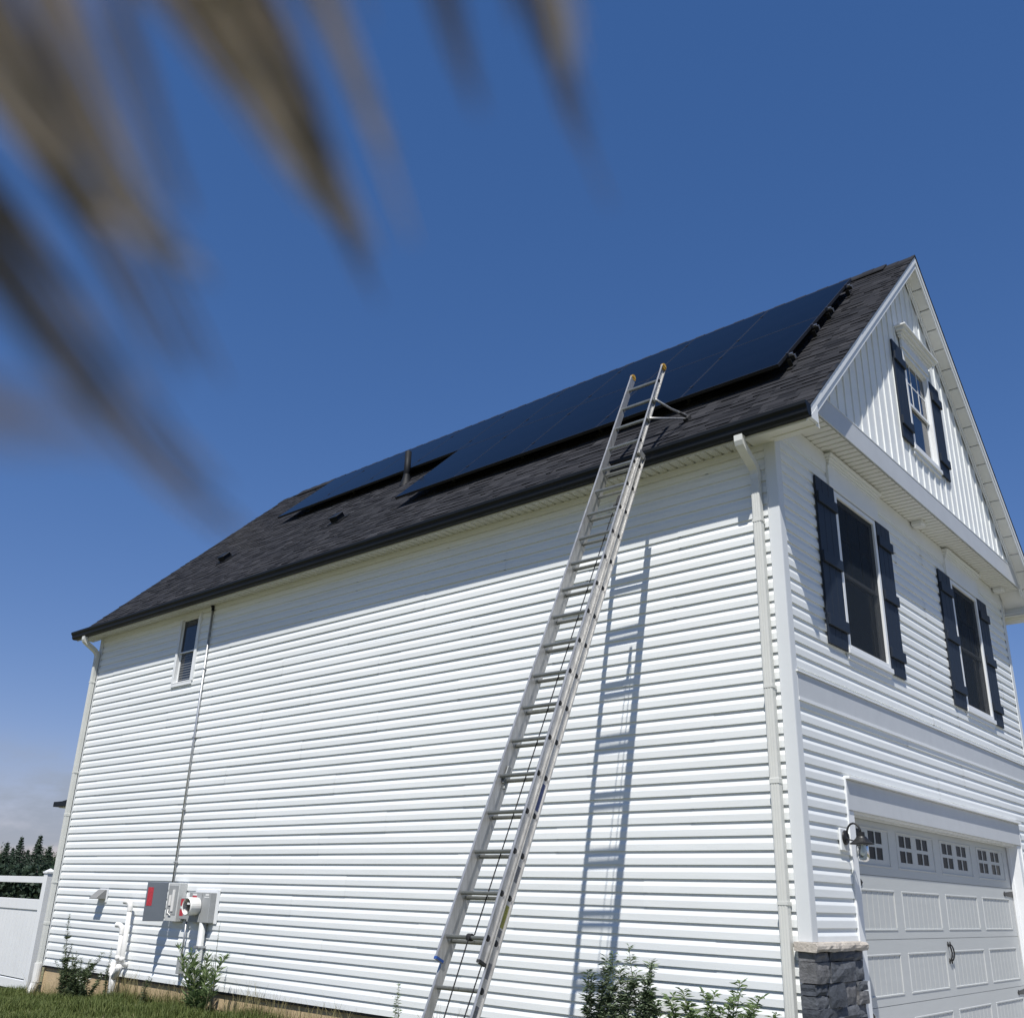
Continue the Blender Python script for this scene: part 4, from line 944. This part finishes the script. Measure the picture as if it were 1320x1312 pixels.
for rank, i in enumerate(order):
    az, d, h = trees[i]; x, y = far(az, d)
    spruce(x, y, h, 'dark pointed spruce of the far tree line, ' + ('the one deepest behind the house corner' if rank == 0 else 'the one farthest from the house' if rank == len(trees)-1 else lb[rank-1]+' counting away from the house'))
for k, (az, d, h) in enumerate(((-67.95, 135, 6.1), (-66.9, 138, 6.2), (-65.7, 134, 6.4), (-65.3, 139, 6.2), (-69.6, 136, 6.3), (-70.9, 134, 6.0), (-64.7, 135, 6.3))):
    x, y = far(az, d); broad(x, y, h, 'rounded leafy tree standing behind the far spruce row, '+['between two spruces', 'beside the tallest spruce', 'nearest to the house edge', 'just behind the house edge', 'away from the house', 'farthest from the house', 'hidden deepest behind the house'][k])
# low dark undergrowth below the trees
x_, y_ = [], []
P_, Q_ = [], []
hedge = bpy.data.objects.new('undergrowth', None)
bx = MB()
for k in range(46):
    az = -76+k*.3; x, y = far(az, 114); z = gz(x, y)
    for _ in range(110):
        P_.append((x+rg.normal()*.7, y+rg.normal()*.7, z+min(3.2, abs(rg.normal())*1.7))); Q_.append((rg.normal(), rg.normal(), .5))
P_ = np.asarray(P_); a = rg.normal(size=P_.shape); a /= np.linalg.norm(a, axis=1)[:, None]; b_ = np.cross(a, np.asarray(Q_)); b_ /= np.linalg.norm(b_, axis=1)[:, None]
v = np.stack([P_-a*.3, P_-b_*.18, P_+a*.3, P_+b_*.18], 1).reshape(-1, 3)
me = bpy.data.meshes.new('undergrowth'); me.from_pydata(v.tolist(), [], np.arange(len(v)).reshape(-1, 4).tolist()); me.materials.append(M['spruce'])
bpy.data.objects.remove(hedge); hedge = bpy.data.objects.new('undergrowth', me); link(hedge); hedge['kind'] = 'stuff'; tag(hedge, 'dark undergrowth along the foot of the far tree line', 'undergrowth')

# ------------------------------------------------------------------ weeds along the wall
wr = random.Random(9)
def leaf(mb, p, d, L, wd, droop=.4):
    """a pointed leaf of two bent quads and a tip"""
    d = Vector(d).normalized(); s = d.cross(Vector((0, 0, 1)))
    s = s.normalized() if s.length > .01 else Vector((1, 0, 0)); s = (s+Vector((wr.uniform(-.4, .4), wr.uniform(-.4, .4), wr.uniform(-.5, .5)))).normalized()
    p = Vector(p); a = p+d*L*.45; b2 = p+d*L*.95-Vector((0, 0, droop*L*.45))
    mb.add([p, a+s*wd*.5, b2, a-s*wd*.5], [(0, 1, 2, 3)])
def weed(name, x, y, top, lab, cat='weed', stems=1, spread=.06, nleaf=90, L=.08, wd=.016, m='leaf', bare=.0, taper=.5, up=.5, flowers=0, group=None):
    z = gz(x, y); e = thing(name, (x, y, z), lab, cat, group)
    st, lf, fw = MB(), MB(), MB()
    for k in range(stems):
        h = (top-z)*(1 if k == 0 else wr.uniform(.62, .95)); a = wr.uniform(0, 6.28); ox, oy = (0, 0) if stems == 1 else (spread*math.cos(a)*wr.uniform(.4, 1), spread*math.sin(a)*wr.uniform(.4, 1)*.6)
        lean = Vector((wr.uniform(-.08, .08)+ox*1.2, wr.uniform(-.06, .06)+oy*.5, 0))
        pts = [Vector((x+ox*.4, y+oy*.4, z-.03))+Vector((lean.x*t_*t_+.012*math.sin(5*t_+k), lean.y*t_*t_+.01*math.cos(4*t_+k), (h+.03)*t_)) for t_ in [i/7 for i in range(8)]]
        st.tube(pts, .006, 5, taper=.3)
        for _ in range(int(nleaf*2.2)):
            t_ = bare+(1-bare)*wr.random()**.8; i = min(6, int(t_*7)); p = pts[i]+(pts[i+1]-pts[i])*(t_*7-i); az = wr.uniform(0, 6.28); u_ = wr.uniform(up-.35, up+.35)
            sc = (1-taper*t_)*wr.uniform(.6, 1.2)
            leaf(lf, p, (math.cos(az), math.sin(az), u_), L*sc, wd*sc, wr.uniform(.1, .7))
        if nleaf > 60:                                   # side shoots
            for _ in range(11):
                t_ = wr.uniform(.15, .9); i = min(6, int(t_*7)); p = pts[i]; az = wr.uniform(0, 6.28); q = p+Vector((math.cos(az)*.07, math.sin(az)*.07, .10))*(1.2-t_)
                st.tube([p, q], .003, 4)
                for _ in range(20):
                    s_ = wr.random(); az2 = wr.uniform(0, 6.28); leaf(lf, p+(q-p)*s_, (math.cos(az2), math.sin(az2), wr.uniform(.1, .9)), L*.6*wr.uniform(.6, 1.2), wd*.8, .4)
        for _ in range(flowers):
            p = pts[7]+Vector((wr.uniform(-.05, .05), wr.uniform(-.05, .05), wr.uniform(-.10, .02)))
            for q in range(5): leaf(fw, p, (math.cos(q*1.26), math.sin(q*1.26), .4), .022, .014, 0)
    st.build('stem', 'stem', e); lf.build('foliage', m, e)
    if flowers: fw.build('flower', 'flower', e)
    return e
weed('weed', -11.12, -.36, .77, 'tall slender dark weed standing by the fence end of the wall', stems=2, spread=.08, nleaf=150, L=.11, wd=.020, m='leafdark', taper=.65)
weed('weed', -10.72, -.40, .36, 'bushy knee-high weed between the tall slender weed and the plastic pipes', stems=12, spread=.38, nleaf=65, L=.10, wd=.022, m='leafdark')
weed('weed', -9.86, -.38, .38, 'thin dark weed rising in front of the plastic pipes', stems=2, nleaf=55, L=.07, wd=.02, m='leafdark', bare=.2)
weed('weed', -10.25, -.42, .08, 'low leafy weed with small white flowers below the plastic pipes', stems=7, spread=.30, nleaf=60, L=.09, wd=.026, m='leafdark', flowers=2)
weed('weed', -8.95, -.35, .10, 'short weed at the foot of the wall under the open box', stems=2, nleaf=45, L=.08, wd=.02, m='leafdark')
weed('weed', -7.62, -.34, .50, 'broad-leaved green weed clump beside the thick meter conduit', stems=12, spread=.42, nleaf=18, L=.24, wd=.045, m='leaf', up=1.0, taper=.45)
weed('weed', -7.50, -.30, .79, 'bare seed stalks poking out of the broad-leaved clump', stems=3, spread=.12, nleaf=16, L=.06, wd=.012, m='leafdark', bare=.55)
weed('weed', -4.16, -.35, .36, 'small lone weed with a pale flower spike on the wall between meter and ladder', stems=2, spread=.06, nleaf=55, L=.07, wd=.02, m='leaf', flowers=2)
for xw, tp, lab in ((-1.80, .74, 'tall leafy weed under the ladder shadow, the one closest to the ladder'), (-1.56, .77, 'tall leafy weed, middle one of the three under the ladder shadow'), (-1.33, .83, 'tall leafy weed, tallest of the three by the ladder shadow')):
    weed('weed', xw, -.35, tp, lab, stems=7, spread=.13, nleaf=85, L=.095, wd=.024, m='leafgrey', taper=.15, up=.45, group='tall weeds by the ladder shadow')
for xw, tp, lab in ((-1.05, .49, 'low bushy weed beside the three tall ones'), (-.88, .55, 'low bushy weed, second from the three tall ones'), (-.66, .63, 'upright bushy weed, highest of the low group by the downspout'), (-.50, .55, 'low bushy weed nearer the downspout'), (-.33, .47, 'sparse weed top close to the downspout')):
    weed('weed', xw, -.36, tp, lab, stems=9, spread=.27, nleaf=60, L=.10, wd=.028, m='leaf', taper=.15, up=.45, group='low weeds by the downspout')
weed('weed', -.08, -.38, .43, 'small weed tip just in front of the downspout foot', stems=2, nleaf=55, L=.07, wd=.022, m='leaf')

# ------------------------------------------------------------------ grass
def grass(name, n, x0, x1, y0, y1, h0, h1, m, seed, wd=.004, clump=None):
    r_ = np.random.default_rng(seed); x = r_.uniform(x0, x1, n); y = r_.uniform(y0, y1, n)
    keep = ~((x > -12.6) & (x < .0) & (y > -.02)) & ~((x > -.05) & (y > .5)); x, y = x[keep], y[keep]; n = len(x); z = np_gz(x, y)
    h = r_.uniform(h0, h1, n)*(.75+.5*np.sin(x*3.1)*np.sin(y*4.3+x)); a = r_.uniform(0, 6.283, n); b_ = r_.uniform(.1, .9, n)*h; t_ = a+r_.uniform(1, 2, n)
    dx, dy = np.cos(t_)*wd, np.sin(t_)*wd; bx_, by_ = np.cos(a)*b_, np.sin(a)*b_
    v = np.empty((n, 5, 3))
    v[:, 0] = np.c_[x-dx, y-dy, z-.01]; v[:, 1] = np.c_[x+dx, y+dy, z-.01]
    v[:, 2] = np.c_[x+bx_*.3+dx*.8, y+by_*.3+dy*.8, z+h*.6]; v[:, 3] = np.c_[x+bx_*.3-dx*.8, y+by_*.3-dy*.8, z+h*.6]; v[:, 4] = np.c_[x+bx_, y+by_, z+h]
    me = bpy.data.meshes.new(name); me.vertices.add(n*5); me.vertices.foreach_set('co', v.ravel())
    i = np.arange(n)*5; quads = np.c_[i, i+1, i+2, i+3]; tris = np.c_[i+3, i+2, i+4]
    me.loops.add(n*7); me.polygons.add(n*2)
    me.loops.foreach_set('vertex_index', np.concatenate([quads.ravel(), tris.ravel()]))
    me.polygons.foreach_set('loop_start', np.concatenate([np.arange(n)*4, n*4+np.arange(n)*3])); me.update(calc_edges=True)
    me.materials.append(M[m]); o = bpy.data.objects.new(name, me); link(o); o['kind'] = 'stuff'; return o
tag(grass('lawn_grass', 52000, -15.5, -5.0, -2.4, -.02, .05, .14, 'grass', 1), 'mown green grass at the foot of the long wall', 'grass')
tag(grass('lawn_grass', 60000, -24, 9, -13, -.02, .05, .11, 'grass', 2, .006), 'open green lawn spreading away from the house', 'grass')
tag(grass('wall_grass', 2600, -12.3, -.3, -.32, -.04, .14, .42, 'drygrass', 3, .0022), 'thin dry grass stalks growing against the foundation', 'grass')

# ------------------------------------------------------------------ dry reed nodding right in front of the lens
rd = random.Random(17)
root = px(-260, -620, .30); footp = Vector((CAM.x-.62, CAM.y+.02, gz(CAM.x-.6, CAM.y)))
reed = thing('reed', footp, 'dry brown reed plume hanging blurred close before the lens', 'reed')
mb = MB(); topn = Vector((root.x-.10, root.y-.10, root.z+.16))
mb.tube([footp-Vector((0, 0, .05)), footp+(topn-footp)*.35+Vector((-.05, -.05, 0)), footp+(topn-footp)*.7+Vector((-.05, -.05, 0)), topn, root+Vector((-.03, -.03, .06)), root], .005, 7, taper=.35); mb.build('stalk', 'reed', reed)
def plume(path, dist, wid, n, hair=.0006, m='reed'):
    """a drooping tuft: n fine strands following a path of photo pixels at dist metres, wid pixels wide at the top, closing to a point"""
    pts = [px(u, v, d) for (u, v), d in zip(path, dist if isinstance(dist, (list, tuple)) else [dist]*len(path))]
    mb = MB(); dav = (dist if not isinstance(dist, (list, tuple)) else sum(dist)/len(dist)); m_ = len(pts)
    first = (pts[0]*.45+root*.55)+Vector((rd.uniform(-.01, .01), rd.uniform(-.01, .01), rd.uniform(-.01, .01)))
    hub = MB(); hub.tube([root, first, pts[0]], .0012, 5)
    mb.add(hub.v, hub.f)
    for _ in range(n):
        ox, oy, od = rd.gauss(0, .5), rd.gauss(0, .5), rd.gauss(0, .5); stop = rd.uniform(.3, 1.0); P_ = []
        for i, p in enumerate(pts):
            t_ = i/(m_-1); wpx = wid*(1-.75*t_)/FPX*dav*.5
            P_.append(p+RIGHT*ox*wpx+DOWN*oy*wpx*.5+FWD*od*.012)
        k = max(2, int(round(stop*m_))); P_ = P_[:k]
        mb.tube(P_, hair, 4, cap=False, taper=.25)
    mb.build('plume', m, reed)
plume([(-60, -160), (-10, -20), (45, 70), (95, 160), (150, 250), (200, 310), (250, 350)], .100, 190, 34)
plume([(-90, -60), (-40, 20), (0, 80), (30, 140), (60, 190), (90, 230), (110, 260)], .095, 120, 14)
plume([(-40, -20), (30, 120), (100, 230), (150, 310), (190, 390), (225, 460), (250, 510)], .108, 70, 20, m='reed_shaded')
plume([(-200, 60), (-70, 220), (20, 340), (100, 450), (170, 545), (245, 625), (330, 690)], .098, 75, 30, m='reed_shaded')
plume([(190, -220), (255, -60), (310, 40), (362, 130), (405, 210), (440, 270), (475, 330)], .108, 210, 44)
plume([(220, -220), (290, -60), (345, 40), (385, 130), (420, 220), (445, 290), (470, 350)], .112, 90, 24, m='reed_shaded')
plume([(330, -220), (385, -80), (425, 20), (455, 90), (480, 150), (500, 210), (515, 260)], .100, 80, 18)
plume([(640, -260), (670, -120), (690, -20), (708, 60), (730, 130), (755, 195), (785, 270)], .125, 60, 28, m='reed_shaded')
plume([(530, -240), (555, -120), (575, -40), (590, 20), (602, 60), (612, 90), (620, 120)], .10, 60, 8, m='reed_shaded')
plume([(700, -240), (725, -120), (738, -40), (745, 0), (748, 30), (750, 45), (752, 60)], .10, 50, 8)
plume([(-260, 470), (-120, 510), (0, 545), (110, 575), (210, 610), (330, 640), (520, 665)], .055, 120, 6, m='reed_shaded')
